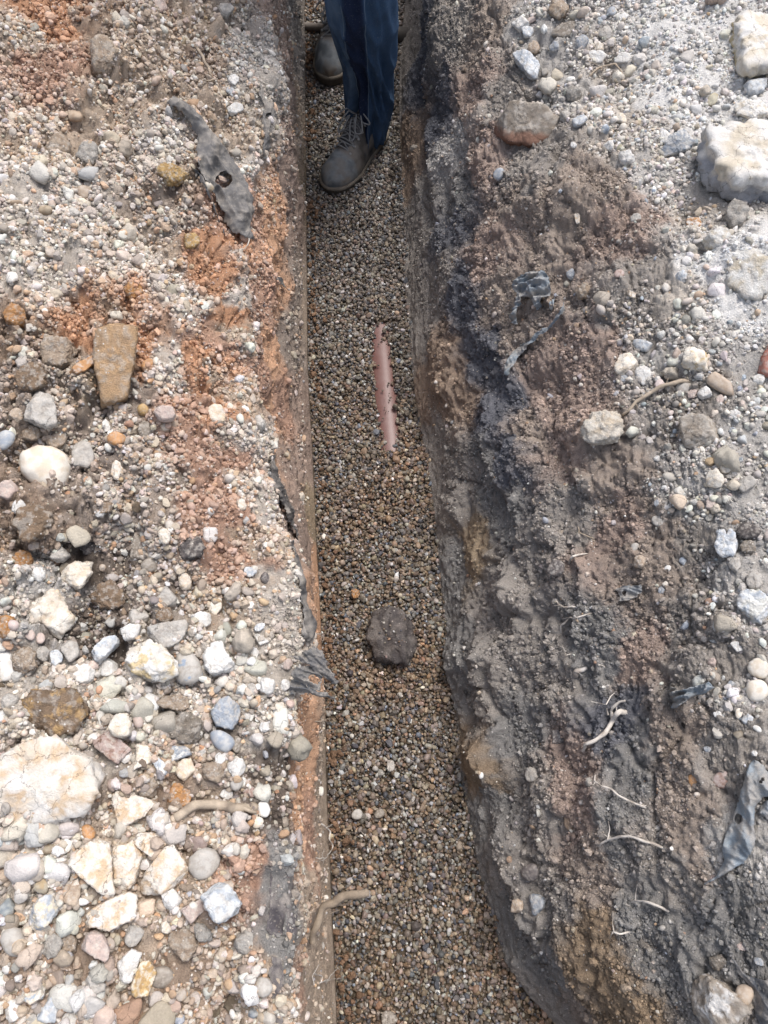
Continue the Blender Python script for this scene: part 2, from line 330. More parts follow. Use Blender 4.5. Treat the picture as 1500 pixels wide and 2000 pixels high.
# kinds of soil: albedo, relief, pebbles on it, crumbs on it
SANDY, DUST, ORANGE, RED = (.41, .325, .25), (.47, .42, .365), (.47, .265, .16), (.40, .255, .185)
BROWN, DKBR, GREY, SLATE = (.31, .255, .212), (.125, .10, .082), (.42, .395, .365), (.14, .14, .152)
OCHRE, CHALK, GBR, RBR = (.27, .20, .135), (.66, .64, .61), (.295, .265, .235), (.345, .265, .22)
TAN, DGR, BUFFY = (.32, .24, .18), (.235, .224, .21), (.33, .255, .175)
RBL, ORL = (.34, .255, .205), (.56, .34, .215)
SOIL = [
 # upper left bank
 (30,60,SANDY,.6,.9),(60,250,SANDY,.5,1),(150,420,DUST,.6,1),(120,150,RED,.9,.35),(100,20,ORANGE,.9,.35),(20,380,DUST,.5,1),(80,540,DUST,.6,1),(190,30,TAN,1,.5),
 (230,80,SANDY,1,.6),(200,190,SANDY,1,.6),(300,200,SANDY,1,.45),(330,80,SANDY,1,.5),(300,300,DUST,.7,1),(220,260,SANDY,.8,.9),(230,500,DUST,.6,1),(300,470,SANDY,.9,.6),(340,420,BROWN,1,.35),
 (350,360,TAN,1,.3),(400,120,TAN,1,.35),(380,30,SANDY,1,.4),(470,90,GREY,.7,.45),(450,260,SANDY,.8,.7),(480,330,DUST,.6,.8),(500,180,DUST,.5,.4),(380,590,DUST,.6,.9),(430,520,ORANGE,.8,.15),(440,600,ORANGE,.8,.2),
 (455,680,RED,.8,.3),(350,700,DUST,.6,.95),(390,790,ORANGE,1,.25),(470,560,DUST,.8,.8),(470,650,SANDY,.8,.7),(462,760,SANDY,.8,.6),(530,420,ORL,.7,.05),(535,540,ORL,.7,.08),(520,620,RED,.7,.10),(530,680,ORL,.6,.06),(515,740,RED,.6,.06),(505,560,RED,.8,.2),(500,690,RED,.8,.15),
 (500,840,DUST,.6,.8),(470,830,DUST,.7,.9),(30,680,TAN,1.2,.25),(120,660,TAN,1.3,.15),(80,720,BROWN,1.2,.3),(230,620,TAN,1,.5),(200,750,BUFFY,1,.2),(270,760,BROWN,.8,.7),(200,850,BROWN,.9,.6),(300,850,BROWN,.9,.8),(340,800,RED,1,.4),
 (420,760,ORANGE,1,.2),(440,900,RED,.8,.4),(430,1000,RED,.8,.5),(440,1090,RED,.8,.5),(350,950,BROWN,.8,.9),(300,1020,BROWN,.7,1),(230,1000,BROWN,.9,.8),(150,1010,BROWN,1.2,.2),(150,1070,DKBR,1.3,.1),(40,1040,TAN,1.1,.2),
 (100,1150,GREY,1,.4),(310,1130,BROWN,.8,.8),(200,1210,DKBR,1.1,.3),(380,1120,BROWN,.9,.6),(450,1160,SANDY,.8,.8),(500,950,DUST,.7,.8),(500,1060,SANDY,.7,.8),(540,1160,DUST,.5,.35),(560,1240,DUST,.5,.2),
 (405,500,ORANGE,.9,.25),(470,470,ORANGE,.9,.3),(400,610,RED,.9,.4),(470,600,ORANGE,.9,.2),(410,690,ORANGE,.9,.3),(475,700,RED,.9,.25),(370,770,RED,.9,.35),(460,790,ORANGE,.9,.25),(480,900,RED,.8,.45),(400,860,RED,.9,.4),(400,950,RED,.9,.45),(470,1000,RED,.8,.5),(480,1080,RED,.8,.45),(400,1060,RED,.9,.45),(240,600,ORANGE,1,.3),(260,680,ORANGE,1,.2),(160,640,ORANGE,1,.3),(440,400,RED,.9,.3),(500,400,RED,.8,.35),
 # lower left
 (50,1300,DUST,.8,.7),(200,1370,DUST,.8,.7),(330,1290,DUST,.8,.7),(470,1350,DUST,.7,.8),(350,1760,SANDY,.8,.8),(230,1600,SANDY,.8,.8),(400,1350,DUST,.8,.8),(300,1500,TAN,.9,.8),(100,1660,DUST,.8,1),(430,1620,SANDY,.8,.8),(480,1540,BROWN,.7,.7),(525,1500,DKBR,.6,.3),(535,1600,DKBR,.6,.25),(540,1400,DUST,.7,.5),
 (480,1690,RED,.8,.5),(450,1900,TAN,.7,1),(250,1970,TAN,.6,1),(60,1880,TAN,.7,.9),(545,1700,DGR,.4,.1),(545,1850,DGR,.4,.2),(520,1980,SANDY,.6,.6),
 # left wall of the trench
 (572,60,GBR,.5,.03),(560,120,RBL,.5,.05),(585,250,SANDY,.4,.02),(560,330,RBL,.7,.04),(575,430,RBL,.6,.03),(597,350,BUFFY,.3,0),(598,600,SANDY,.3,0),(585,560,BROWN,.5,.02),(575,680,BROWN,.5,.02),(560,800,RED,.6,.04),(590,770,RBL,.5,.02),
 (530,800,ORL,.6,.04),(600,900,RBL,.5,.02),(575,930,RBL,.6,.02),(616,1000,BUFFY,.3,0),(600,1080,RBL,.5,.02),(625,1150,ORL,.3,0),(617,1260,ORL,.4,0),(595,1420,ORL,.6,.03),(625,1420,SANDY,.4,0),(590,1500,ORL,.5,.02),
 (628,1550,SANDY,.4,0),(580,1600,ORL,.6,.02),(605,1650,RED,.5,.02),(640,1690,SANDY,.4,0),(600,1760,SANDY,.4,.02),(640,1800,SANDY,.4,0),(610,1870,SANDY,.4,.01),(650,1930,SANDY,.3,0),(580,1960,RED,.6,.05),(620,1990,SANDY,.4,0),
 # right wall
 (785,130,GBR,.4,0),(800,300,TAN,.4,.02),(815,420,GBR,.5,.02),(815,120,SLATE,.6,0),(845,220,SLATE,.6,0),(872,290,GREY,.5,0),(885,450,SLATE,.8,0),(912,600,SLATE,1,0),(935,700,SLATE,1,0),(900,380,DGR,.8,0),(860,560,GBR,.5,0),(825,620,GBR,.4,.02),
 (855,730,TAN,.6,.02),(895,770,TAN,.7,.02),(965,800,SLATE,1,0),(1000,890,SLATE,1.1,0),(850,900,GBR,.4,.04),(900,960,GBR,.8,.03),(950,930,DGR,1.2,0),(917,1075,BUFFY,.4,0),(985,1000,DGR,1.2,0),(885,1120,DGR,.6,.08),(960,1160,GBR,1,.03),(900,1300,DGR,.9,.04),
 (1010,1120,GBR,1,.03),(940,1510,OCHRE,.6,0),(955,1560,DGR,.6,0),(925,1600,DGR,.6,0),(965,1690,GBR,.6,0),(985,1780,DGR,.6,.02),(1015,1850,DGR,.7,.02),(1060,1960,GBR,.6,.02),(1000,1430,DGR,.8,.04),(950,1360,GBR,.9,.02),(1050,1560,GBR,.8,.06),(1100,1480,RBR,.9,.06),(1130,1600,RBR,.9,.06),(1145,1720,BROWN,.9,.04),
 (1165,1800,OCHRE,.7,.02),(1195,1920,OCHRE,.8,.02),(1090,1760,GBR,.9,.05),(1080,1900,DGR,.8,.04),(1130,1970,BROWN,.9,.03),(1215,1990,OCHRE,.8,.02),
 # right slope
 (870,40,GBR,.7,.05),(905,180,RBR,.8,.08),(935,330,RBR,.9,.08),(965,480,RBR,.9,.08),(985,610,BROWN,1,.08),(940,80,BROWN,.8,.1),(1000,180,GBR,.9,.1),(1050,330,GBR,1,.1),(1010,420,BROWN,1,.08),(1150,380,BROWN,1,.08),(1100,450,BROWN,1,.08),(1210,460,RBR,1,.1),
 (1260,560,GBR,1,.2),(1150,680,RBR,1,.1),(1060,760,RBR,1,.08),(1020,850,BROWN,1,.06),(1110,850,RBR,1,.06),(1200,930,BROWN,1,.08),(1200,1050,RBR,1,.06),(1280,1060,BROWN,1,.08),(1120,1000,GBR,1,.06),(1250,1160,BROWN,1,.06),(1310,1240,GBR,1,.08),
 (1250,1260,RBR,1,.05),(1150,1260,DGR,1.1,.03),(1080,1290,GBR,1,.05),(1180,1390,SLATE,1,.02),(1230,1480,DGR,.9,.03),(1200,1620,DGR,.8,.03),(1310,1440,BROWN,1,.08),(1350,1620,BROWN,1,.06),(1290,1700,GBR,.9,.04),(1240,1800,DGR,.9,.03),(1320,1880,DGR,1,.04),
 (1430,1770,DGR,.8,.06),(1485,1650,GREY,.7,.05),(1470,1880,DGR,.8,.05),(1400,1980,GBR,.9,.04),(1460,1450,GBR,.9,.15),
 # pale rubble, upper right
 (1050,40,GREY,.9,.4),(1120,150,GREY,1,.4),(1190,110,DUST,.9,.6),(1250,90,CHALK,.6,.6),(1300,200,CHALK,.6,.7),(1220,260,DUST,.8,.8),(1360,90,CHALK,.7,.6),(1450,210,CHALK,.8,.6),(1300,340,GREY,.8,.8),(1380,420,DUST,.9,.6),(1420,500,CHALK,.7,.3),(1460,580,CHALK,.7,.4),
 (1340,600,DUST,.9,.7),(1290,680,GREY,.9,.6),(1240,640,GBR,.9,.4),(1450,680,GREY,.8,.4),(1350,800,GBR,.9,.4),(1450,860,GREY,.8,.6),(1390,960,GREY,.9,.5),(1480,980,GREY,.7,.4),(1360,1050,GBR,1,.2),(1460,1150,GREY,.9,.5),(1420,1250,GBR,.9,.3),(1470,1380,GREY,.8,.5),(1350,1340,GBR,1,.1)]
CP = np.array([hit0(s[0], s[1]) for s in SOIL]); CC = np.array([s[2] for s in SOIL]); CA = np.array([s[3] for s in SOIL]); CD = np.array([s[4] for s in SOIL])
flat0 = P0.reshape(-1, 3)
fine_rows = np.zeros(NY, bool); fine_rows[n_f0 - 2:n_f1 + 2] = True
near = np.repeat(fine_rows[:, None], NX, 1).ravel() & (np.abs(flat0[:, 0]) < 2.2)
warp = np.stack([fbm(flat0, .09, 5, 40 + k, .62) for k in range(3)], 1) * np.array([.040, .046, .030])
def idw(Q):
    o = []
    for q in np.array_split(Q, max(1, len(Q) // 40000)):
        d2 = ((q[:, None, :] - CP[None]) ** 2).sum(2)
        w = 1 / (d2 + 1e-4) ** 3.2
        w /= w.sum(1, keepdims=True)
        o.append(w @ np.concatenate([CC, CA[:, None], CD[:, None]], 1))
    return np.concatenate(o)
att = np.zeros((NY * NX, 5)); att[:] = (*GREY, .8, .3)
att[near] = idw(flat0[near] + warp[near])
soil_col, amp, dens = att[:, :3], att[:, 3], att[:, 4]
U = np.repeat(ucode[None], NY, 0).ravel()
is_floor = (U > 3.96) & (U < 5.03)
floorness = sstep(3.86, 3.98, U) * (1 - sstep(5.0, 5.1, U))
soil_col = np.where(is_floor[:, None], np.array([(.11, .085, .06)]), soil_col)
dens = np.where(is_floor, 0, dens)

# relief: lumps, clods and scraped ledges, all real displacement along the surface normal
stretch = flat0 * np.array([1, .62, 1.])
diag = np.stack([flat0[:, 0] * .8 + flat0[:, 1] * .6, (flat0[:, 1] * .8 - flat0[:, 0] * .6) * .4, flat0[:, 2]], 1)
wall = sstep(2.9, 3.2, U) * (1 - sstep(3.9, 4.0, U)) + sstep(5.0, 5.1, U) * (1 - sstep(6.9, 7.3, U))
rslope = sstep(5.2, 6, U) * (1 - sstep(8.5, 9.2, U))
leftb = 1 - sstep(2.7, 3.1, U)
d = .020 * fbm(stretch, .22, 2, 1) * (1 - .6 * wall)
d += (.011 + .010 * leftb) * noise(flat0, .075, 5) * amp
rid = 1 - np.abs(noise(stretch, .05, 8)) * 2
calm = 1 - .80 * np.maximum(rslope, .5 * wall)
d += .010 * np.clip(rid, -1, 1) * amp * .6 * calm - .004
d += .030 * noise(stretch, .30, 97) * rslope + .018 * noise(stretch, .14, 98) * rslope
d += (.0065 + .004 * leftb) * fbm(flat0, .030, 2, 11) * amp * calm
bil = np.abs(noise(flat0, .018, 21)); bil2 = np.abs(noise(flat0, .0095, 23))
d += (.0055 * (bil * 2 - .4) + .0036 * (bil2 * 2 - .4)) * amp
d += .0022 * noise(flat0, .014, 31) * wall
# scraped benches along the right face
bench = np.sin(flat0[:, 2] * 62 + 2.2 * noise(stretch, .3, 50) + flat0[:, 1] * 1.3)
rim = sstep(2.6, 2.9, U) * (1 - sstep(3.4, 3.8, U))
d += rim * (.022 * noise(flat0, .13, 45) + .012 * noise(flat0, .05, 46))
d += .007 * bench * sstep(5.2, 5.6, U) * (1 - sstep(7.0, 7.6, U)) * (.4 + noise(flat0, .25, 51))
crev = sstep(.62, .9, 1 - np.abs(noise(stretch, .13, 61)) * 3)
d -= .008 * sstep(.80, .97, 1 - np.abs(noise(flat0 + .02 * np.stack([noise(flat0, .05, 68 + k) for k in range(3)], 1), .16, 61)) * 3) * rslope
d += .0011 * np.random.default_rng(9).normal(size=len(d)) * np.clip(rslope + .5 * wall + .5 * leftb, 0, 1)
wq = (stretch + .022 * np.stack([noise(flat0, .06, 90 + k) for k in range(3)], 1))[near]
cellval = np.full(len(flat0), .5)
for s_, k_, hl, hr in ((.105, 1, .020, .017), (.048, 2, .013, .005), (.024, 3, .006, .001)):
    F1, gap, R_, T_ = worley(wq, s_, k_)
    on = (hl * leftb[near] + hr * np.maximum(rslope[near], .45 * wall[near]) + .004) * np.clip(amp[near], 0, 1.1)
    d[near] += on * (((R_ - .35) * .9 + T_ * .8) * sstep(0, .22, gap) - .45 * np.exp(-gap / .08))
    cellval[near] += (R_ - .5) * .3
leftup = leftb * sstep(.35, .7, flat0[:, 1])
d += .016 * noise(diag, .09, 63) * leftup + .008 * (np.abs(noise(diag, .04, 64)) * 2 - .5) * leftb
blk = np.floor((noise(flat0, .06, 65) + noise(flat0, .11, 66)) * 3.2) / 3.2
d += .009 * blk * (leftb * .8 + rslope * .7) * sstep(.6, 1, amp)
# hollows and mounds seen in the photograph (pixel, radius in pixels, depth in metres)
for px_, py_, r_, h_ in [(247, 592, 22, -.030), (195, 1195, 34, -.022), (120, 1232, 24, -.025), (165, 1075, 26, -.02), (425, 445, 20, -.03), (412, 400, 16, -.03), (255, 1455, 20, -.02), (160, 690, 26, -.02), (205, 625, 20, -.02), (240, 1345, 24, -.02), (215, 1590, 14, -.02),
        (150, 840, 20, -.02), (110, 760, 22, -.02), (40, 760, 20, -.02), (130, 960, 20, -.02), (1345, 410, 26, -.03), (1370, 490, 22, -.03), (1010, 290, 40, -.02), (1090, 545, 20, -.015), (1130, 330, 110, .030), (1160, 430, 90, .018), (1060, 390, 60, .012),
        (930, 900, 40, -.02), (990, 790, 40, -.022), (1140, 840, 36, .015), (1200, 885, 30, -.015), (960, 1300, 60, .040), (900, 1290, 40, .026), (945, 1480, 64, .038), (1000, 1180, 60, .030), (1095, 1395, 46, .024), (985, 1660, 50, .030), (1040, 1790, 44, .024), (890, 1000, 36, .022), (930, 1090, 36, .02), (1060, 1560, 50, .022), (920, 1400, 30, -.025), (1010, 1330, 30, -.02), (975, 1570, 26, -.022), (1210, 1600, 90, .014), (1150, 1120, 60, .015),
        (200, 115, 46, .022), (330, 345, 50, .018), (280, 60, 60, .016), (60, 1020, 60, .02), (360, 1000, 50, .012), (470, 1500, 40, .012), (500, 1330, 50, .014), (1430, 500, 90, .025), (1240, 150, 60, -.012), (1380, 560, 40, -.015), (920, 460, 40, -.02), (905, 620, 40, -.018)]:
    c_ = hit0(px_, py_); R_ = r_ * np.linalg.norm(c_ - np.array([0, 0, CAM_Z])) / FPX
    w_ = np.exp(-((flat0 - c_) ** 2).sum(1) / (2 * (R_ * .6) ** 2)); d += h_ * w_ * (1 + .5 * noise(flat0, .03, 67)) * near
# a step in the left bank above the orange seam
d += .014 * sstep(1.8, 2.2, U + .25 * noise(flat0, .12, 71)) * (1 - sstep(2.5, 2.9, U)) * sstep(.15, .5, flat0[:, 1]) * -1
d *= (1 - .93 * floorness)
d *= np.where(near, 1, .5)
PIPE_A, PIPE_B = at_z(738, 600, 0), at_z(766, 905, 0)
PIPE_U = unit((PIPE_B - PIPE_A)[None])[0]
def pipe_mask(Q):
    """1 where the gravel has been brushed off the pipe"""
    r = Q - PIPE_A; s = r @ PIPE_U; ln = np.linalg.norm(PIPE_B - PIPE_A)
    lat = np.abs(np.linalg.norm((r - s[:, None] * PIPE_U)[:, :2], axis=1))
    t = s / ln
    half = .025 * np.clip(np.minimum(.28 + (t - .10) * 3.0, .25 + (.93 - t) * 5), 0, 1)
    half = np.where((t < .10) | (t > .93), -.05, half)
    return half - lat
disp = d
P1 = flat0 + N0.reshape(-1, 3) * disp[:, None]
fl_z = .006 * noise(flat0 * np.array([1, .6, 1]), .16, 81) + .004 * noise(flat0, .05, 82)
mound = .013 * np.exp(-((np.linalg.norm((flat0 - PIPE_A)[:, :2] - ((flat0 - PIPE_A) @ PIPE_U)[:, None] * PIPE_U[:2], axis=1)) / .05) ** 2)
pm = pipe_mask(flat0)
P1[:, 2] += np.where(is_floor, fl_z + np.where(pm > -.03, 0, mound) - .012, 0)
P1 = P1.reshape(NY, NX, 3)
N1 = normals(P1)
soil_col = np.clip(soil_col * np.where(is_floor, 1, .78 + .44 * cellval)[:, None], .01, .75)
me = raw_mesh('ground', P1.reshape(-1, 3), grid_faces(NY, NX), soil_col, True, M_SOIL)
ground = obj('ground', me); tag(ground, 'excavated earth with a narrow trench dug through it', 'ground', kind='structure')
bvh = make_bvh(P1, 2)
NS = unit(blur_u(blur_u(N0, 40).transpose(1, 0, 2), 40).transpose(1, 0, 2))
SOILGRID = soil_col.reshape(NY, NX, 3)
def hit(px, py):
    r = bvh.ray_cast(EYE, Vector(ray(px, py)).normalized())
    if r[0] is None: return at_z(px, py, .5), np.array([0, 0, 1.]), .5
    return np.array(r[0]), np.array(r[1]), r[3]
def smooth_n(P, r=.03):
    acc = np.zeros(3)
    for dx in (-1, 0, 1):
        for dy in (-1, 0, 1):
            q = bvh0.find_nearest(Vector(P) + Vector((dx * r, dy * r, 0)))
            if q[1] is not None:
                n = np.array(q[1]); acc += n if n[2] > 0 else -n
    return unit(acc[None])[0]

# ------------------------------------------------------------------ shapes: stones
def ico(sub):
    bm = bmesh.new(); bmesh.ops.create_icosphere(bm, subdivisions=sub, radius=1)
    V = np.array([v.co[:] for v in bm.verts]); F = np.array([[v.index for v in f.verts] for f in bm.faces]); bm.free()
    return unit(V), F
ICO = {s: ico(s) for s in (1, 2, 3, 4, 5)}
def stone_shape(D, outline, H, p, rng, ncut=6, amp=.05, freq=.5, seed=0, Hb=None, cutlo=.72):
    """D unit dirs; outline (n,2) polygon round the origin; H half height; returns positions"""
    th = np.arctan2(D[:, 1], D[:, 0]); cp = np.hypot(D[:, 0], D[:, 1])
    o = np.asarray(outline, float); a = np.arctan2(o[:, 1], o[:, 0]); k = np.argsort(a); o = o[k]; a = a[k]
    q = np.roll(o, -1, 0)
    Lr = np.full(len(D), 1e-3)
    dx, dy = np.cos(th), np.sin(th)
    for A, B in zip(o, q):
        e = B - A; den = dx * e[1] - dy * e[0]; den = np.where(np.abs(den) < 1e-12, 1e-12, den)
        t = (A[0] * e[1] - A[1] * e[0]) / den; s = (A[0] * dy - A[1] * dx) / den
        ok = (t > 0) & (s >= -.001) & (s <= 1.001); Lr = np.where(ok, np.maximum(Lr, t), Lr)
    R = np.sqrt((o ** 2).sum(1)).mean()
    Hz = np.where(D[:, 2] > 0, H, Hb if Hb else H)
    acc = (cp / Lr) ** p + (np.abs(D[:, 2]) / Hz) ** p
    for _ in range(ncut):
        n = unit(rng.normal(size=(1, 3)) * np.array([1, 1, .9]))[0]
        sup = np.sqrt((n[0] * R) ** 2 + (n[1] * R) ** 2 + (n[2] * H) ** 2)
        h = sup * rng.uniform(cutlo, 1.0)
        acc += np.maximum(0, D @ n / h) ** p
    r = acc ** (-1 / p)
    V = D * r[:, None]
    if amp:
        f = fbm(V + seed * 3.7, R * freq, 4, seed % 50)
        V = V * (1 + amp * f)[:, None]
    return V
def ngon(w, h, ang, rng, n=8, jit=.25):
    t = (np.arange(n) + rng.uniform(-.35, .35, n)) / n * 2 * np.pi
    r = 1 + rng.uniform(-jit, jit * .4, n)
    q = np.stack([np.cos(t) * r * w / 2, np.sin(t) * r * h / 2], 1)
    c, s = math.cos(ang), math.sin(ang)
    return q @ np.array([[c, s], [-s, c]])
# colours of stones (albedo): main, second
PAL = dict(white=((.63, .615, .585), (.53, .50, .455)), cream=((.65, .60, .52), (.56, .46, .34)), buff=((.60, .53, .44), (.52, .40, .27)), tan=((.40, .32, .245), (.30, .225, .165)),
           grey=((.40, .375, .34), (.30, .27, .235)), clay=((.43, .285, .165), (.34, .235, .15)), bluewhite=((.56, .57, .57), (.30, .335, .38)), blue=((.27, .295, .33), (.42, .42, .41)), brown=((.24, .17, .115), (.16, .115, .08)),
           dark=((.10, .088, .085), (.175, .15, .135)), orange=((.46, .24, .10), (.34, .19, .10)), pink=((.47, .37, .32), (.38, .31, .28)), greybrown=((.27, .235, .195), (.19, .155, .12)),
           red=((.33, .12, .085), (.38, .19, .15)), chalk=((.68, .66, .62), (.52, .44, .32)), ochre=((.46, .31, .14), (.33, .21, .10)), pinkbrown=((.36, .28, .25), (.20, .11, .075)))
KIND = dict(stone=dict(p=26, ncut=13, amp=.08, mat=M_STONE), slab=dict(p=26, ncut=7, amp=.07, mat=M_STONE), cobble=dict(p=2.5, ncut=3, amp=.02, mat=M_COBBLE), pebble=dict(p=3.2, ncut=5, amp=.02, mat=M_COBBLE),
            clod=dict(p=7, ncut=9, amp=.20, mat=M_CLOD), flint=dict(p=14, ncut=11, amp=.15, mat=M_STONE))
USED = []
_sid = [0]
def centroid(poly):
    q = np.array(poly, float); r = np.roll(q, -1, 0); c = q[:, 0] * r[:, 1] - r[:, 0] * q[:, 1]; A = c.sum() / 2
    return np.array([((q[:, 0] + r[:, 0]) * c).sum(), ((q[:, 1] + r[:, 1]) * c).sum()]) / (6 * A)
def stone(name, kind, pal, spec, label, cat='stone', thick=.5, lift=.42, view=.45, hi=None, under=None, dust=1, ncut=None, group=None, group_amp=None, mat=None, P_on=None):
    """spec: (cx, cy, w, h[, deg]) or a polygon of photo pixels; the stone lies on the ground met there"""
    _sid[0] += 1; seed = _sid[0]; rng = np.random.default_rng(100 + seed)
    kd = KIND[kind]
    poly = isinstance(spec[0], (tuple, list))
    if poly:
        c = centroid(spec); pts = np.array(spec, float)
    else:
        c = np.array(spec[:2], float); ang = math.radians(spec[4]) if len(spec) > 4 else rng.uniform(-.5, .5)
        n = 24 if kind in ('cobble', 'pebble') else int(rng.integers(7, 10))
        pts = ngon(spec[2], spec[3], -ang, rng, n, .05 if n == 24 else .22) + c
    P, nn, dist = hit(*c)
    if P_on is not None: P = np.array(P_on, float)
    ns = smooth_n(P); vd = unit((np.array([0, 0, CAM_Z]) - P)[None])[0]
    nz = unit((ns * (1 - view) + vd * view)[None])[0]
    W = []
    for q in pts:
        dr = ray(*q); t = ((P - np.array([0, 0, CAM_Z])) @ nz) / (dr @ nz); W.append(np.array([0, 0, CAM_Z]) + t * dr - P)
    W = np.array(W)
    ex = np.array([1., 0, 0]); ex = unit((ex - (ex @ nz) * nz)[None])[0]; ey = np.cross(nz, ex)
    ol = np.stack([W @ ex, W @ ey], 1)
    span = np.ptp(ol, axis=0); R = .5 * span.min() + .0
    H = max(R * thick, .003)
    px_size = np.ptp(pts, axis=0).max()
    D, F = ICO[5 if px_size > 60 else 4 if px_size > 20 else 3]
    V = stone_shape(D, ol * (1.02 + .38 / kd['p']), H, kd['p'], rng, kd['ncut'] if ncut is None else ncut, kd['amp'], .5, seed, cutlo=.6 if kind == 'flint' else .74)
    if kind == 'clod': V = V * (1 + .07 * (np.abs(noise(V + seed, R * .16, seed % 40)) * 2 - .5))[:, None]
    if kind in ('stone', 'slab', 'flint'):
        bed = noise(V * np.array([.3, .3, 1]) + seed, R * .1, 5)
        V = V * (1 + .02 * bed)[:, None]
        V = V * (1 + .05 * (np.abs(noise(V + seed, R * .22, 12)) * 2 - .4) + .03 * noise(V + seed, R * .09, 13))[:, None]
    c1, c2 = PAL[pal]
    if kind == 'slab' and pal in ('buff', 'cream'): c1, c2 = (.63, .58, .51), (.50, .345, .20)
    jit = 1 + rng.uniform(-.08, .08)
    f = sstep(-.3, .6, fbm(V + seed * 1.7, R * .6, 5, 9, .65)) * .8
    col = (np.array(c1) * (1 - f)[:, None] + np.array(c2) * f[:, None]) * jit
    dusty = sstep(.0, .45, fbm(V + seed * .7, R * .35, 4, 29))[:, None] * (.55 if kind not in ('cobble', 'pebble') else .3) * dust
    col = col * (1 - dusty) + np.array((.50, .455, .40)) * dusty
    if hi:                                                    # a second kind of crust on part of the stone
        g = sstep(.0, .35, fbm(V + seed * 2.9, R * .8, 6, 19, .68) + hi[1]) * .85; col = col * (1 - g)[:, None] + np.array(hi[0]) * g[:, None]
    if under:
        wz = (V[:, :1] * ex + V[:, 1:2] * ey + V[:, 2:] * nz); g = sstep(.05, -.25, (wz[:, 2] + wz[:, 1] * .5) / R + .25 * fbm(V, R * .5, 3, 6))[:, None]; col = col * (1 - g) + np.array(under) * g
    Wd = V[:, :1] * ex + V[:, 1:2] * ey + V[:, 2:] * nz
    o = obj(name, raw_mesh(name, Wd, F, np.clip(col, 0, .8), True, mat or kd['mat']), None, P + nz * H * lift)
    USED.append((*c, px_size * .5, *pts.min(0), *pts.max(0)))
    return tag(o, label, cat, group)
def CR(off, sc, *pts): return [(off[0] + x / sc, off[1] + y / sc) for x, y in pts]
K3 = 2.986
def c4(*p): return CR((0, 670), K3, *p)
def c7(*p): return CR((0, 1330), K3, *p)
def c3(*p): return CR((1000, 0), K3, *p)
def c6(*p): return CR((1000, 670), K3, *p)
def c9(*p): return CR((1000, 1330), K3, *p)
def c5(*p): return CR((500, 670), K3, *p)
# ------------------------------------------------------------------ single stones and clods, each a thing of its own
LB = 'stones lying on the left bank'; RB = 'stones lying on the right bank'
# --- upper left bank
stone('clay_clod', 'clod', 'tan', (202, 112, 58, 92, 10), 'tall pale tan clod standing out near the top of the left bank', 'clod', .8, .3)
stone('stone', 'stone', 'pink', (312, 20, 44, 34, 20), 'brick-pink squarish stone at the top edge of the left bank', 'stone', .7)
stone('stone', 'stone', 'grey', (438, 22, 36, 32), 'grey angular stone at the top of the left bank nearest the trench', 'stone', .7)
stone('stone', 'slab', 'blue', (452, 182, 34, 15, -50), 'thin blue-grey flake upright beside the torn membrane', 'stone', .5)
stone('stone', 'stone', 'white', (456, 215, 44, 26, 10), 'cream white stone just below a blue-grey flake', 'stone', .6)
stone('stone', 'stone', 'white', (455, 158, 30, 22), 'small white stone just above a blue-grey flake', 'stone', .6)
stone('clay_clod', 'clod', 'ochre', (374, 472, 36, 40), 'ochre tan clod beside the foot of the torn membrane', 'clod', .7)
stone('clay_clod', 'clod', 'ochre', (335, 345, 66, 46, -30), 'long ochre clod against the upper edge of the torn membrane', 'clod', .7)
stone('clay_clod', 'clod', 'orange', (28, 617, 46, 50), 'rounded orange clay lump at the left edge of the bank', 'clod', .8)
stone('cobble', 'pebble', 'tan', (165, 378, 34, 30), 'single smooth tan pebble larger than its neighbours on the upper left shingle', 'stone', .7)
stone('clay_clod', 'clod', 'grey', (172, 302, 46, 66, -10), 'pale knobbly clod upright in the upper left shingle', 'clod', .7)
stone('clay_clod', 'clod', 'tan', (116, 290, 50, 42), 'pale tan clod half buried in the shingle near the left edge', 'clod', .7)
stone('clay_clod', 'clod', 'orange', (258, 572, 50, 36, 10), 'crumbling orange clod over a dark hollow above the clay block', 'clod', .8)
stone('clay_block', 'slab', 'clay', [(190, 655), (232, 640), (266, 646), (262, 705), (247, 778), (200, 792), (194, 752), (184, 700)], 'smooth-sided orange brown clay block standing in the left bank', 'clay block', .8, .25, view=.7, mat=M_CLOD, ncut=2, dust=.8)
stone('pottery_shard', 'slab', 'orange', c4((380, 190), (460, 125), (548, 82), (562, 118), (500, 172), (400, 208)), 'thin curved terracotta shard beside the clay block', 'shard', .5, .6, mat=M_COBBLE)
stone('clay_clod', 'clod', 'tan', (110, 690, 90, 80), 'large crumbly brown clod above a terracotta shard', 'clod', .6)
stone('clay_clod', 'clod', 'brown', (62, 742, 90, 50), 'wide brown clod just above a grey angular stone', 'clod', .6)
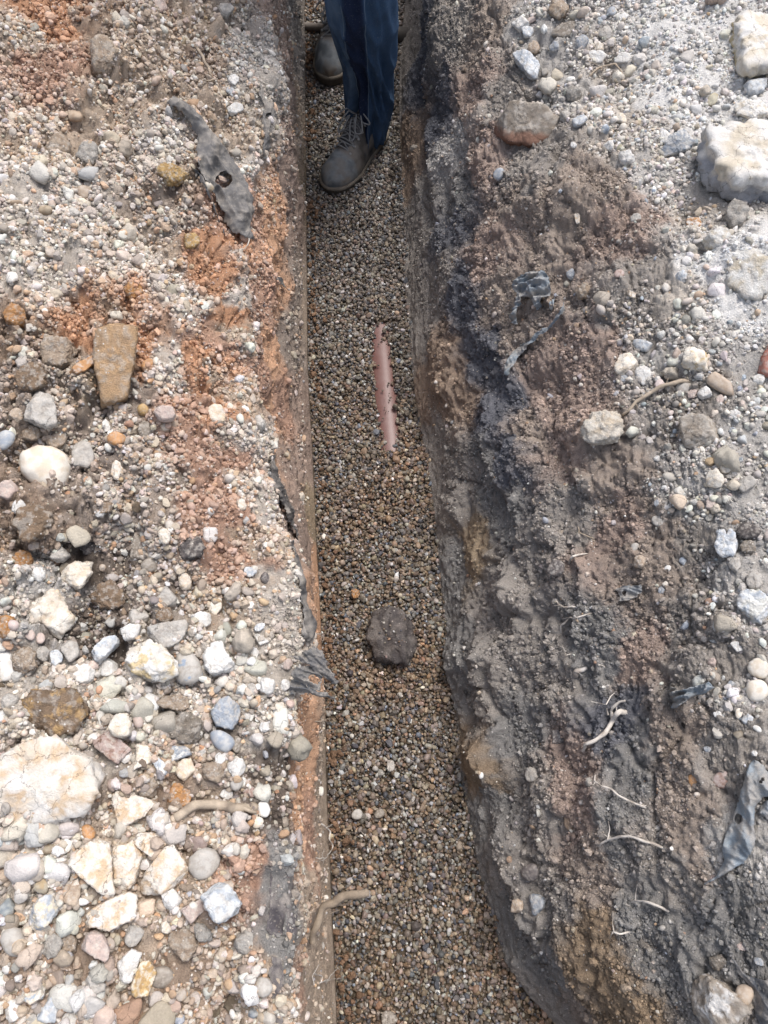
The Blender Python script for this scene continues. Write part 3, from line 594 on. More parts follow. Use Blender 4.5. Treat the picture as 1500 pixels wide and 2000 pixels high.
# --- middle left
stone('stone', 'stone', 'grey', c4((150, 400), (190, 290), (270, 270), (322, 350), (332, 490), (280, 510), (150, 450)), 'grey angular stone with pale top, above the big smooth cobble', 'stone', .9, .3)
stone('stone', 'stone', 'tan', (32, 812, 38, 36), 'pale brown stone left of the grey angular stone', 'stone', .7)
stone('stone', 'cobble', 'blue', (8, 862, 44, 34), 'blue-grey rounded stone cut by the left edge of the frame', 'stone', .7)
stone('clay_clod', 'clod', 'tan', (62, 848, 48, 30), 'crumbly tan clod just above the big smooth cobble', 'clod', .7)
stone('clay_clod', 'clod', 'tan', (108, 866, 46, 34), 'pale crumbly clod between cobble and grey stone', 'clod', .7)
stone('cobble', 'cobble', 'cream', (97, 925, 112, 84, -28), 'big smooth cream cobble, the roundest stone on the left bank', 'cobble', .75, .35)
stone('stone', 'stone', 'grey', c4((420, 620), (470, 560), (512, 568), (575, 720), (520, 738), (430, 730)), 'grey broken stone right of the big smooth cobble', 'stone', .8)
stone('stone', 'stone', 'pink', (15, 957, 52, 46), 'pinkish pale stone at the left edge below the cobble', 'stone', .7)
stone('clay_clod', 'clod', 'brown', (64, 1022, 98, 86), 'large brown clod with flat side below the smooth cobble', 'clod', .7, .3)
stone('stone', 'stone', 'white', (37, 990, 28, 38), 'white chip stuck to a large brown clod', 'stone', .6)
stone('pebble', 'pebble', 'orange', (228, 858, 48, 26, 5), 'orange brown smooth oval pebble in the middle of the left bank', 'pebble', .7)
stone('stone', 'stone', 'greybrown', (287, 842, 42, 32), 'brown angular stone right of an orange oval pebble', 'stone', .7)
stone('stone', 'stone', 'pink', (320, 808, 48, 36, -15), 'flat pinkish brown stone above the brown angular one', 'stone', .5)
stone('stone', 'stone', 'buff', (420, 811, 38, 50, 10), 'yellowish stone set in the red earth of the left bank', 'stone', .6, 0)
stone('pebble', 'pebble', 'ochre', (281, 802, 24, 22), 'ochre pebble touching the flat pinkish stone', 'pebble', .8)
stone('pebble', 'pebble', 'orange', (286, 712, 26, 22), 'reddish pebble right of the clay block', 'pebble', .8)
stone('stone', 'slab', 'buff', (229, 920, 26, 50, 8), 'upright tan stone with flat face below the orange oval pebble', 'stone', .6)
stone('stone', 'slab', 'brown', (200, 993, 56, 24, 12), 'flat brown sloping stone in the hollow of the left bank', 'stone', .5)
stone('stone', 'stone', 'greybrown', c4((792, 1100), (822, 1080), (846, 1200), (832, 1290), (760, 1292), (772, 1200)), 'tapering brown stone like a bone upright in the dark shingle', 'stone', .8, .4)
stone('stone', 'stone', 'cream', (322, 1047, 24, 42), 'cream prism-shaped stone beside the tapering brown stone', 'stone', .8)
stone('clay_clod', 'clod', 'dark', (374, 1070, 72, 50), 'dark brown crumbling clod beside the cream prism', 'clod', .7)
stone('clay_clod', 'clod', 'dark', (174, 1066, 36, 52), 'nearly black earth clod in the hollow of the left bank', 'clod', .7)
stone('cobble', 'pebble', 'greybrown', (294, 1106, 38, 28, 30), 'olive brown smooth stone below the tapering brown stone', 'stone', .7)
stone('flint_stone', 'flint', 'cream', c4((350, 1320), (430, 1270), (530, 1282), (526, 1360), (460, 1452), (370, 1452)), 'pale cream flint with rough rind above the large rusty rock', 'flint', .8, .3)
stone('stone', 'stone', 'white', (76, 1122, 32, 32), 'small white cube-like stone left of the cream flint', 'stone', .8)
stone('stone', 'stone', 'grey', (118, 1084, 38, 34), 'grey block above the small white cube-like stone', 'stone', .8)
stone('clay_clod', 'clod', 'orange', (46, 1098, 54, 42), 'orange stained clod left of the small white cube-like stone', 'clod', .7)
stone('clay_clod', 'clod', 'brown', (212, 1168, 96, 60, 8), 'broad brown clod with pebbles pressed in, right of the large rusty rock', 'clod', .7)
stone('stone', 'stone', 'grey', c4((908, 1515), (970, 1420), (1040, 1500), (1032, 1540), (920, 1548)), 'pale grey roof-shaped stone in the middle of the left bank', 'stone', .9)
stone('stone', 'stone', 'buff', (361, 1136, 28, 62, 12), 'long buff stone leaning right of the roof-shaped grey stone', 'stone', .8)
stone('stone', 'stone', 'cream', (421, 1184, 24, 52, -20), 'long cream stone leaning, nearest the red earth seam', 'stone', .8)
stone('rock', 'flint', 'buff', c4((85, 1470), (130, 1430), (330, 1460), (430, 1520), (482, 1620), (470, 1685), (370, 1730), (290, 1690), (220, 1640), (130, 1540)), 'large rusty white rock lying aslant on the left bank', 'rock', .7, .35, hi=((.66, .62, .55), .02))
stone('stone', 'stone', 'grey', (270, 1206, 52, 34, 20), 'pale grey stone directly above the white stone heap', 'stone', .7)
stone('clay_clod', 'clod', 'brown', (322, 1202, 48, 32), 'brown clod right of a pale grey stone', 'clod', .7)
stone('stone', 'stone', 'white', (394, 1212, 52, 32, 15), 'white elongated stone above the knobbly white stone', 'stone', .7)
stone('stone', 'stone', 'white', (256, 1237, 44, 36), 'white angular stone touching the blue-white splinter', 'stone', .8)
stone('stone', 'slab', 'grey', c4((865, 1660), (1080, 1620), (1102, 1680), (1072, 1742), (960, 1785), (885, 1742)), 'pale grey flat slab in the middle of the white stone heap', 'stone', .6, .3)
stone('flint_stone', 'flint', 'bluewhite', c4((515, 1822), (600, 1740), (690, 1698), (692, 1760), (570, 1885), (515, 1862)), 'long blue-white flint splinter on the left bank', 'flint', .7, .4)
stone('flint_stone', 'flint', 'chalk', c4((720, 1822), (800, 1740), (870, 1720), (965, 1785), (1045, 1900), (1042, 1965), (960, 1992), (790, 1932)), 'big white flint with rusty middle in the white stone heap', 'flint', .75, .4, hi=((.55, .42, .22), -.28))
stone('cobble', 'cobble', 'grey', c4((1035, 1830), (1100, 1795), (1165, 1850), (1182, 1950), (1130, 2020), (1040, 2010), (1010, 1920)), 'smooth grey-beige stone with blue spot behind the big white flint', 'stone', .8, .3, hi=((.2, .26, .34), -.42))
stone('flint_stone', 'flint', 'white', c4((1180, 1835), (1222, 1760), (1292, 1750), (1322, 1840), (1382, 1900), (1342, 1962), (1240, 1972)), 'knobbly white flint right of the smooth grey-beige stone', 'flint', .8, .3)
stone('stone', 'stone', 'grey', (139, 1272, 40, 56), 'pale grey upright block below the large rusty rock', 'stone', .8)
stone('stone', 'stone', 'grey', (84, 1277, 30, 40), 'grey chunk left of the pale grey upright block', 'stone', .8)
stone('stone', 'stone', 'bluewhite', (110, 1284, 28, 34), 'bluish small block between two grey chunks', 'stone', .8)
stone('clay_clod', 'clod', 'tan', (46, 1290, 54, 62), 'crumbly tan clod at the left edge below the rusty rock', 'clod', .7)
stone('stone', 'cobble', 'white', (8, 1302, 56, 62), 'white rounded stone cut by the left edge of the frame', 'stone', .7)
stone('stone', 'stone', 'white', (164, 1318, 58, 44, 10), 'white stone right above the big brown clod', 'stone', .7)
stone('stone', 'stone', 'white', (210, 1303, 42, 40), 'white cube-like stone beside the blue-white splinter foot', 'stone', .8)
stone('clay_clod', 'clod', 'orange', (14, 1222, 50, 48), 'rusty clod at the left edge beside the rusty rock', 'clod', .7)
stone('pebble', 'pebble', 'pink', (57, 1242, 22, 22), 'reddish round pebble beneath the rusty rock', 'pebble', .8, group='twin reddish pebbles')
stone('pebble', 'pebble', 'pink', (79, 1247, 22, 22), 'reddish round pebble beneath the rusty rock', 'pebble', .8, group='twin reddish pebbles')
stone('flint_stone', 'flint', 'bluewhite', (485, 1118, 30, 24), 'bluish flint on the pebbly rim above the hanging membrane', 'flint', .7)
stone('stone', 'stone', 'cream', (470, 988, 18, 40, 20), 'slim cream stone upright on the rim of the left bank', 'stone', .8)
stone('pebble', 'pebble', 'white', (412, 998, 17, 16), 'tiny bright white pebble on the red earth', 'pebble', .8)
# --- lower left
stone('clay_clod', 'clod', 'brown', c7((100, 170), (200, 60), (420, 60), (560, 110), (590, 215), (420, 310), (250, 332), (180, 270)), 'big brown clod with rusty right end above the huge buff slab', 'clod', .7, .35, hi=((.44, .29, .14), -.2))
stone('stone', 'stone', 'grey', (19, 1370, 30, 52), 'pale grey-green stone at the left edge beside the big brown clod', 'stone', .7)
stone('stone', 'stone', 'white', (6, 1402, 30, 30), 'white chip at the left edge below the pale grey-green stone', 'stone', .7)
stone('stone', 'stone', 'cream', (236, 1418, 48, 56), 'cream crumbly stone right of the big brown clod', 'stone', .8)
stone('stone', 'pebble', 'pink', (271, 1411, 20, 36, 10), 'smooth mauve oval stone beside the cream crumbly stone', 'stone', .8)
stone('clay_clod', 'clod', 'tan', (350, 1374, 86, 34, -5), 'long tan clod below the white stone heap', 'clod', .8)
stone('clay_clod', 'clod', 'greybrown', (364, 1424, 82, 64), 'large grey brown clod left of two blue-grey stones', 'clod', .8)
stone('stone', 'stone', 'blue', c7((1230, 190), (1290, 90), (1390, 110), (1402, 220), (1350, 282), (1260, 262)), 'blue-grey squarish stone, upper one of two, on the left bank', 'stone', .9, .35)
stone('cobble', 'cobble', 'blue', (432, 1447, 48, 46), 'blue-grey rounded stone, lower one of two, on the left bank', 'stone', .8, .3)
stone('stone', 'stone', 'greybrown', (462, 1452, 28, 36), 'pinkish grey stone touching the blue-grey rounded stone', 'stone', .7)
stone('stone', 'slab', 'pinkbrown', c7((530, 315), (640, 298), (765, 400), (685, 482), (560, 392)), 'flat mauve slab at the upper right of the huge buff slab', 'stone', .5)
stone('stone', 'flint', 'cream', c7((790, 352), (860, 338), (888, 420), (850, 545), (775, 530), (800, 440)), 'cream long stone standing beside the flat mauve slab', 'stone', .8)
stone('flint_stone', 'flint', 'blue', c7((908, 415), (1000, 380), (1142, 382), (1110, 430), (1010, 468), (925, 458)), 'blue and white flint flake lying across', 'flint', .7, .4, hi=((.6, .58, .54), .0))
stone('stone', 'slab', 'bluewhite', c7((880, 458), (925, 448), (1002, 520), (992, 552), (930, 540)), 'thin grey flake below the blue and white flint flake', 'stone', .5, .4)
stone('stone', 'stone', 'buff', (360, 1503, 42, 48), 'buff blunt stone right of the thin grey flake', 'stone', .8)
stone('clay_clod', 'clod', 'tan', (416, 1508, 54, 46), 'tan clod above the bent root', 'clod', .8)
stone('clay_clod', 'clod', 'tan', (288, 1535, 52, 46), 'tan clod above the white triangular slab', 'clod', .7)
stone('clay_clod', 'clod', 'orange', (346, 1556, 68, 50), 'rusty crumbly clod left of the bent root', 'clod', .6)
stone('stone', 'stone', 'white', (462, 1498, 38, 46), 'white block below the rounded blue-grey stone', 'stone', .8)
stone('stone', 'stone', 'white', (430, 1481, 30, 22), 'white small stone left of a white block', 'stone', .7)
stone('stone', 'pebble', 'grey', (464, 1530, 28, 30), 'grey round pebble above the root tip', 'pebble', .8)
stone('stone', 'pebble', 'pinkbrown', (486, 1544, 30, 28), 'mauve round pebble above the root tip', 'pebble', .8)
stone('stone', 'stone', 'white', (442, 1551, 28, 26), 'white chip resting above the bent root', 'stone', .7)
stone('rock_slab', 'slab', 'buff', c7((-40, 470), (60, 380), (150, 330), (330, 340), (440, 430), (550, 452), (645, 560), (640, 700), (625, 800), (480, 782), (270, 832), (150, 830), (-20, 770), (-70, 620)), 'huge flaky buff slab, the largest rock on the left bank', 'rock', .42, .35, hi=((.62, .59, .55), -.05))
stone('rock_slab', 'slab', 'cream', c7((655, 640), (700, 628), (908, 712), (830, 792), (718, 852), (690, 830), (668, 740)), 'white triangular slab at the right tip of the huge buff slab', 'rock', .5, .35)
stone('rock_slab', 'slab', 'buff', c7((390, 1050), (520, 950), (640, 925), (650, 1080), (668, 1235), (600, 1240), (470, 1130)), 'cracked buff slab, left half, below the huge slab', 'rock', .5, .3)
stone('rock_slab', 'slab', 'buff', c7((655, 925), (740, 900), (832, 1010), (782, 1180), (690, 1242), (676, 1200), (662, 1080)), 'cracked buff slab, right half, below the huge slab', 'rock', .55, .3)
stone('stone', 'slab', 'cream', c7((735, 905), (830, 885), (995, 890), (970, 950), (880, 1022), (820, 980)), 'small buff flake above the cream slab', 'stone', .5)
stone('rock_slab', 'slab', 'cream', c7((818, 1195), (870, 1090), (990, 930), (1092, 1090), (1082, 1162), (920, 1245), (835, 1235)), 'cream yellow slab right of the cracked buff slab', 'rock', .6, .35)
stone('rock_slab', 'slab', 'buff', c7((510, 1352), (640, 1270), (822, 1212), (792, 1372), (640, 1452), (520, 1422)), 'buff slab with white left end below the cracked slab', 'rock', .6, .3, hi=((.6, .6, .6), -.25))
stone('stone', 'flint', 'tan', (142, 1742, 46, 60), 'crumbly tan white lump left of the buff slab', 'stone', .7)
stone('stone', 'pebble', 'grey', (400, 1688, 62, 58), 'rounded grey-tan boulder above the blue-white flint', 'stone', .8)
stone('flint_stone', 'flint', 'bluewhite', c7((1130, 1185), (1200, 1150), (1320, 1190), (1455, 1340), (1362, 1422), (1250, 1392), (1190, 1285)), 'large glassy blue-white flint on the lower left bank', 'flint', .8, .4, hi=((.6, .6, .6), .05))
stone('stone', 'slab', 'pink', c7((1050, 1332), (1190, 1260), (1195, 1332), (1112, 1412)), 'pinkish flat stone touching the glassy flint', 'stone', .6)
stone('stone', 'stone', 'white', (336, 1757, 36, 60), 'white upright block right of the buff slab', 'stone', .8)
stone('stone', 'pebble', 'orange', (172, 1626, 28, 34), 'rusty brown stone left above the cracked slab', 'stone', .7)
stone('stone', 'stone', 'cream', (210, 1625, 36, 24), 'cream chip above the cracked slab', 'stone', .6)
stone('flint_stone', 'flint', 'bluewhite', c7((150, 1382), (235, 1270), (352, 1228), (372, 1300), (275, 1422), (190, 1495), (158, 1435)), 'blue and cream flint flake pointing down left', 'flint', .7, .4, hi=((.6, .52, .38), -.1))
stone('stone', 'stone', 'pink', c7((450, 1545), (520, 1440), (602, 1480), (642, 1562), (630, 1642), (540, 1592)), 'pinkish white stone below the buff slab', 'stone', .8, .35)
stone('stone', 'pebble', 'grey', (26, 1840, 58, 56), 'grey rounded stone at the lower left edge', 'stone', .8)
stone('clay_clod', 'clod', 'grey', (98, 1845, 42, 54), 'grey-tan clod right of the grey rounded stone', 'clod', .8)
stone('clay_clod', 'clod', 'tan', (136, 1842, 38, 50), 'tan clod left of the pinkish white stone', 'clod', .8)
stone('stone', 'stone', 'grey', (262, 1824, 46, 52), 'pale grey blunt stone right of the pinkish white stone', 'stone', .8)
stone('clay_clod', 'clod', 'tan', (356, 1838, 58, 82), 'large tan clod below the white upright block', 'clod', .7)
stone('stone', 'stone', 'cream', (326, 1806, 38, 38), 'cream stone on top of the large tan clod', 'stone', .7)
stone('clay_clod', 'clod', 'grey', (396, 1822, 30, 56), 'grey clod right of the large tan clod', 'clod', .7)
stone('rock', 'slab', 'white', c7((690, 1645), (770, 1560), (825, 1590), (790, 1690), (760, 1760), (700, 1745)), 'white half of a split rock near the bottom left', 'rock', .7, .35)
stone('rock', 'slab', 'ochre', c7((832, 1595), (855, 1600), (912, 1700), (862, 1832), (765, 1835), (770, 1765), (800, 1690)), 'rusty half of a split rock near the bottom left', 'rock', .7, .35, hi=((.62, .55, .44), -.05))
stone('cobble', 'cobble', 'greybrown', (316, 1912, 46, 46), 'olive grey round cobble right of the split rock', 'cobble', .8)
stone('flint_stone', 'flint', 'cream', c7((80, 1815), (180, 1770), (300, 1758), (272, 1842), (180, 1872), (100, 1852)), 'white flint with blue core near the bottom left corner', 'flint', .7, .4, hi=((.3, .36, .42), -.35))
stone('stone', 'flint', 'white', (28, 1968, 46, 62), 'white rough stone in the bottom left corner', 'stone', .7)
stone('stone', 'flint', 'bluewhite', c7((200, 1900), (290, 1840), (350, 1870), (340, 1980), (250, 2010), (220, 1960)), 'bluish white forked flint at the bottom edge', 'flint', .7)
stone('stone', 'stone', 'white', (140, 1990, 58, 38), 'white stone at the bottom edge right of the forked flint', 'stone', .7)
stone('stone', 'stone', 'grey', (60, 1992, 48, 28), 'pale flat stone at the bottom edge left of the forked flint', 'stone', .6)
stone('stone', 'stone', 'grey', (186, 1922, 46, 40), 'pale grey stone left of the split rock', 'stone', .8)
stone('clay_clod', 'clod', 'grey', (482, 1840, 52, 62), 'big grey clod on the rim at the bottom left', 'clod', .8)
stone('cobble', 'pebble', 'grey', (512, 1922, 36, 46), 'grey freckled cobble on the rim beside the black membrane', 'cobble', .8)
stone('pebble', 'cobble', 'white', (515, 1580, 21, 40, 4), 'smooth white egg-shaped pebble at the root tip', 'pebble', .8, .4)
stone('pebble', 'cobble', 'cream', (502, 1607, 34, 22, -10), 'smooth yellowish pebble under the white egg-shaped one', 'pebble', .8, .4)
stone('stone', 'stone', 'white', (521, 1340, 38, 38), 'white angular stone left of the hanging membrane', 'stone', .8)
stone('stone', 'stone', 'white', (556, 1338, 24, 24), 'white cube-like stone touching the hanging membrane', 'stone', .8)
stone('stone', 'stone', 'pink', (561, 1297, 20, 28), 'pink and white stone on the hanging membrane', 'stone', .8)
stone('stone', 'stone', 'cream', (546, 1384, 26, 26), 'cream pebble below the hanging membrane', 'stone', .8)
stone('stone', 'slab', 'white', c5((30, 1715), (75, 1710), (170, 1735), (110, 1765)) if False else [(492, 1238), (500, 1237), (526, 1254), (507, 1261)], 'white wedge-shaped chip on the pebbly rim', 'stone', .6)
stone('stone', 'slab', 'bluewhite', (505, 1226, 32, 16, 30), 'bluish flake above the white wedge-shaped chip', 'stone', .6)
stone('stone', 'stone', 'white', (494, 1275, 26, 26), 'whitish stone below the white wedge-shaped chip', 'stone', .8)
stone('stone', 'stone', 'white', (516, 1420, 20, 28), 'bluish white pebble on the dark rim', 'stone', .8)
stone('stone', 'stone', 'grey', (491, 1347, 24, 34), 'grey white stone left of the white angular stone', 'stone', .8)
stone('cobble', 'pebble', 'dark', (516, 1131, 20, 24), 'dark grey pebble on the pale rim', 'pebble', .8)
# --- trench bottom
DARK_ROCK = stone('rock', 'flint', 'dark', c5((628, 1610), (660, 1552), (722, 1530), (820, 1575), (916, 1640), (926, 1760), (866, 1875), (715, 1850), (672, 1750)), 'dark brown flat rock lying on the trench gravel', 'rock', .6, .5, dust=.25, ncut=9, mat=M_CLOD, view=.25, P_on=at_z(763, 1232, .006))
stone('pebble', 'slab', 'grey', (763, 1494, 17, 30, 5), 'grey long stone on the trench gravel below the dark rock', 'stone', .6, .5, P_on=at_z(763, 1494, .004))
stone('pebble', 'pebble', 'grey', (697, 1592, 20, 24), 'pale grey round stone on the trench gravel', 'stone', .6, .5, P_on=at_z(697, 1592, .004))
stone('pebble', 'pebble', 'greybrown', (741, 1589, 20, 22), 'brown grey round stone on the trench gravel', 'stone', .6, .5, P_on=at_z(741, 1589, .004))
stone('stone', 'slab', 'greybrown', (760, 1990, 40, 34), 'grey brown flat stone on the gravel at the bottom edge', 'stone', .5, .5, P_on=at_z(760, 1990, .004))
stone('clay_clod', 'clod', 'orange', (694, 1160, 22, 20), 'small rusty clay crumb on the trench gravel above the dark rock', 'clod', .7, .5, P_on=at_z(694, 1160, .004))
# --- upper right bank
stone('stone', 'flint', 'white', (1018, 54, 36, 36), 'white stone beside a blue-white one at the top of the right bank', 'stone', .8)
stone('stone', 'stone', 'bluewhite', (1031, 66, 28, 26, 30), 'blue-white shiny stone at the top of the right bank', 'stone', .8)
stone('rock_slab', 'slab', 'bluewhite', c3((-2, 325), (30, 280), (100, 330), (162, 390), (152, 482), (100, 462), (20, 362)), 'long bluish slab tilted down the upper right bank', 'rock', .55, .4)
stone('stone', 'stone', 'tan', (1043, 97, 28, 26), 'tan blunt stone above the long bluish slab', 'stone', .8)
stone('clay_clod', 'clod', 'tan', (1090, 24, 40, 54), 'tan clod at the top of the right bank', 'clod', .8)
stone('stone', 'slab', 'greybrown', (1116, 62, 78, 28, 10), 'grey brown flat rock below the tan clod', 'rock', .6)
stone('stone', 'stone', 'blue', (1136, 86, 26, 36), 'blue-grey upright stone below the grey brown flat rock', 'stone', .8)
stone('stone', 'stone', 'blue', (1083, 95, 22, 20), 'small slate blue stone right of the tan blunt stone', 'stone', .8)
stone('stone', 'stone', 'cream', (1171, 94, 32, 18, -10), 'cream oval stone right of the blue-grey upright stone', 'stone', .7)
stone('stone', 'pebble', 'blue', (1193, 25, 18, 22), 'blue-grey rounded stone at the top of the pale rubble', 'stone', .8)
stone('stone', 'stone', 'white', (1213, 35, 34, 20), 'white flat stone right of a blue-grey rounded stone', 'stone', .6)
stone('rock_slab', 'flint', 'white', (1160, 115, 66, 28, -5), 'broad white slab in the pale rubble', 'rock', .6)
stone('stone', 'stone', 'grey', (1184, 70, 32, 30), 'grey stone above the broad white slab', 'stone', .8)
stone('stone', 'slab', 'white', (1216, 117, 40, 22, 5), 'white plate right of the broad white slab', 'stone', .6)
stone('rock', 'slab', 'greybrown', [(954, 246), (975, 220), (1012, 207), (1062, 211), (1093, 236), (1086, 264), (1050, 291), (1000, 284), (966, 264)], 'large smooth brown rock with reddish underside, shade painted in, jutting from the right bank', 'rock', .7, .4, view=.7, ncut=4, under=(.21, .12, .085))  # underside: reddish stone colour, with its shade painted in as well
stone('stone', 'flint', 'grey', (1105, 229, 26, 30), 'pale rough stone right of the large smooth brown rock', 'stone', .8)
stone('stone', 'flint', 'bluewhite', (1130, 240, 44, 24, 25), 'bluish ridge-shaped stone right of the pale rough stone', 'stone', .8)
stone('clay_clod', 'clod', 'grey', (1122, 188, 42, 32), 'pale crumbly clod above the large brown rock', 'clod', .8)
stone('stone', 'stone', 'tan', (1190, 215, 28, 22), 'tan stone in the pale rubble left of the cream one', 'stone', .8)
stone('stone', 'stone', 'cream', (1212, 234, 30, 22), 'cream stone in the pale rubble', 'stone', .8)
stone('stone', 'flint', 'white', (1190, 286, 28, 24), 'white knob at the brow of the right bank', 'stone', .8)
stone('stone', 'flint', 'white', (1224, 312, 36, 36), 'large white knob at the brow of the right bank', 'stone', .8)
stone('stone', 'stone', 'white', (1120, 285, 15, 14), 'small white pebble alone below the bluish ridge', 'pebble', .8)
stone('rock_slab', 'slab', 'blue', [(1290, 302), (1305, 278), (1333, 264), (1355, 287), (1350, 298), (1297, 312)], 'slate-like blue-grey stone tilted up beside the chalk block', 'rock', .8, .5, hi=((.6, .58, .55), -.25))
stone('stone', 'slab', 'white', (1298, 270, 30, 34, 30), 'white plate behind the slate-like stone', 'stone', .6)
def block(px, py, w, dpt, h, pal, label, yaw=0, hi=None, name='chalk_block', mats=None):
    """a squared lump: px, py is the foot of its near face"""
    _sid[0] += 1; rng = np.random.default_rng(500 + _sid[0])
    P, _, _ = hit(px, py)
    D, F = ICO[5]
    V = stone_shape(D, np.array([(-w / 2, -dpt / 2), (w / 2, -dpt / 2 * 1.05), (w / 2 * .96, dpt / 2), (-w / 2 * .98, dpt / 2 * .95)]), h / 2, 9, rng, 9, .2, .55, _sid[0], cutlo=.82)
    V = V * (1 + .06 * noise(V * np.array([1, 1, 1.6]), h * .3, 7) + .05 * (np.abs(noise(V, h * .14, 8)) * 2 - .4) + .04 * noise(V, h * .07, 9) + .03 * (np.abs(noise(V, h * .035, 10)) * 2 - .4))[:, None]
    c1, c2 = (.58, .56, .53), (.50, .44, .35); f = sstep(-.2, .35, fbm(V + _sid[0], h * .6, 4, 3))
    col = np.array(c1) * (1 - f)[:, None] + np.array(c2) * f[:, None]
    du = sstep(-.1, .4, fbm(V + 5, h * .3, 4, 33))[:, None] * .5; col = col * (1 - du) + np.array((.56, .51, .44)) * du
    if hi:
        g = sstep(-.02, .12, -V[:, 2] / h + .22 * fbm(V, h * .4, 3, 6) - hi[1]); col = col * (1 - g)[:, None] + np.array(hi[0]) * g[:, None]
    c, s = math.cos(yaw), math.sin(yaw); V = V @ np.array([[c, s, 0], [-s, c, 0], [0, 0, 1]])
    o = obj(name, raw_mesh(name, V, F, col, True, M_STONE), None, P + np.array([math.sin(yaw) * -dpt / 2, dpt / 2 * math.cos(yaw), h * .42]))
    USED.append((px, py - 60, w * 500, px - w * 550, py - 140, px + w * 550, py + 10))
    return tag(o, label, 'rock')
block(1468, 394, .18, .15, .07, 'chalk', 'large chalky block with face shade painted grey on the right bank', .03, hi=((.30, .30, .31), -.12))  # grey lower part: shade of the near face put into the colour
block(1484, 166, .10, .19, .05, 'chalk', 'white block with tan side in the top right corner', -.05, hi=((.44, .36, .22), .05))
stone('rock', 'flint', 'bluewhite', (1470, 176, 60, 40), 'bluish crumbly rock beneath the white corner block', 'rock', .8)
stone('rock', 'flint', 'chalk', (1468, 220, 84, 40, 10), 'white crumbly ridge between the two chalky blocks', 'rock', .6)
stone('stone', 'flint', 'orange', (1356, 441, 40, 32), 'orange stone with white cap below the chalky block', 'stone', .8, hi=((.65, .62, .57), -.05))
stone('clay_clod', 'clod', 'grey', (1438, 422, 54, 58), 'pale grey dusty clod just below the chalky block', 'clod', .8)
stone('clay_clod', 'clod', 'chalk', (1400, 470, 60, 50), 'whitish dusty clod right of the orange stone', 'clod', .6)
stone('clay_clod', 'clod', 'chalk', (1462, 530, 120, 110), 'broad whitish clay mass at the right edge', 'clod', .35, .1)
stone('stone', 'stone', 'blue', (1117, 537, 20, 28, 25), 'blue chip on brown earth beside the ragged membrane', 'stone', .7)
stone('stone', 'pebble', 'blue', (977, 342, 26, 24), 'blue-grey pebble alone on the brown upper right slope', 'stone', .8)
stone('pebble', 'pebble', 'pinkbrown', (1209, 536, 20, 20), 'round brownish pebble on the dark earth', 'pebble', .8)
stone('stone', 'slab', 'grey', (1240, 427, 28, 18, 15), 'grey flake on the dark earth mound', 'stone', .6)
stone('stone', 'slab', 'cream', (1128, 427, 11, 26, 10), 'thin cream shard upright on the earth mound', 'shard', .6)
stone('clay_clod', 'clod', 'tan', (1142, 571, 40, 40), 'tan reddish clod below the blue chip', 'clod', .8)
stone('stone', 'flint', 'bluewhite', (1331, 541, 28, 26), 'bluish rusty stone on the dark earth', 'stone', .8)
stone('stone', 'slab', 'cream', (1234, 576, 24, 12, -35), 'slim cream stone pointing up right', 'stone', .8)
# --- middle right bank
stone('rock', 'flint', 'cream', c6((990, 145), (1015, 45), (1090, 18), (1142, 80), (1155, 160), (1080, 182), (1000, 172)), 'large cream yellow rock in the rubble at the right', 'rock', .85, .35, hi=((.46, .33, .14), -.25))
stone('stone', 'stone', 'white', c6((720, 182), (750, 140), (832, 150), (832, 212), (792, 278), (750, 240)), 'white arrowhead-shaped stone on the right bank', 'stone', .7, .35)
stone('stone', 'flint', 'cream', (1222, 712, 46, 56), 'cream grey stone left of the white arrowhead', 'stone', .8)
stone('stone', 'flint', 'bluewhite', (1257, 677, 54, 26), 'blue-white flat stone above the arrowhead', 'stone', .7)
stone('stone', 'stone', 'blue', (1220, 741, 28, 16), 'bluish chip under the cream grey stone', 'stone', .7)
stone('stone', 'pebble', 'tan', c6((1120, 205), (1180, 180), (1280, 240), (1292, 312), (1230, 302), (1130, 242)), 'smooth tan wedge stone right of the root', 'stone', .7)
stone('stone', 'stone', 'white', (1376, 769, 32, 28, -20), 'white stone left beneath the tan wedge', 'stone', .8)
stone('stone', 'stone', 'pink', (1352, 770, 18, 26), 'small mauve stone left of a white stone', 'stone', .8)
stone('stone', 'pebble', 'grey', (1333, 759, 36, 20, 15), 'grey brown stone under the root end', 'stone', .8)
stone('stone', 'slab', 'pink', (1405, 781, 16, 24, 15), 'narrow pink stone below the tan wedge', 'stone', .7)
stone('stone', 'stone', 'white', (1481, 744, 26, 30), 'white cube-like stone at the right edge below the brick', 'stone', .8)
stone('brick', 'slab', 'red', [(1478, 728), (1486, 700), (1500, 678), (1530, 680), (1530, 738), (1490, 736)], 'red brick fragment cut by the right edge of the frame', 'brick', .6, .3)
stone('clay_clod', 'clod', 'cream', c6((420, 592), (430, 510), (490, 430), (560, 410), (652, 430), (652, 520), (602, 592), (510, 606)), 'pale lumpy clod jutting out at the lower end of a root', 'clod', .9, .55)
stone('rock', 'stone', 'greybrown', c6((948, 592), (960, 470), (1060, 430), (1202, 470), (1212, 580), (1150, 632), (1060, 622)), 'grey brown squarish rock with pale ledge on the right bank', 'rock', .7, .4, hi=((.40, .36, .31), -.1))
stone('stone', 'stone', 'cream', (1395, 939, 38, 44), 'cream blunt stone left of the tent-shaped stone', 'stone', .8)
stone('stone', 'stone', 'grey', c6((1298, 822), (1380, 778), (1435, 820), (1342, 885)), 'pale tent-shaped stone at the right', 'stone', .9, .35)
stone('stone', 'stone', 'cream', (1417, 917, 28, 24), 'cream yellow pebble above the tent-shaped stone', 'pebble', .8)
stone('stone', 'slab', 'grey', (1424, 931, 24, 9, -5), 'pale splinter between two cream stones', 'stone', .8)
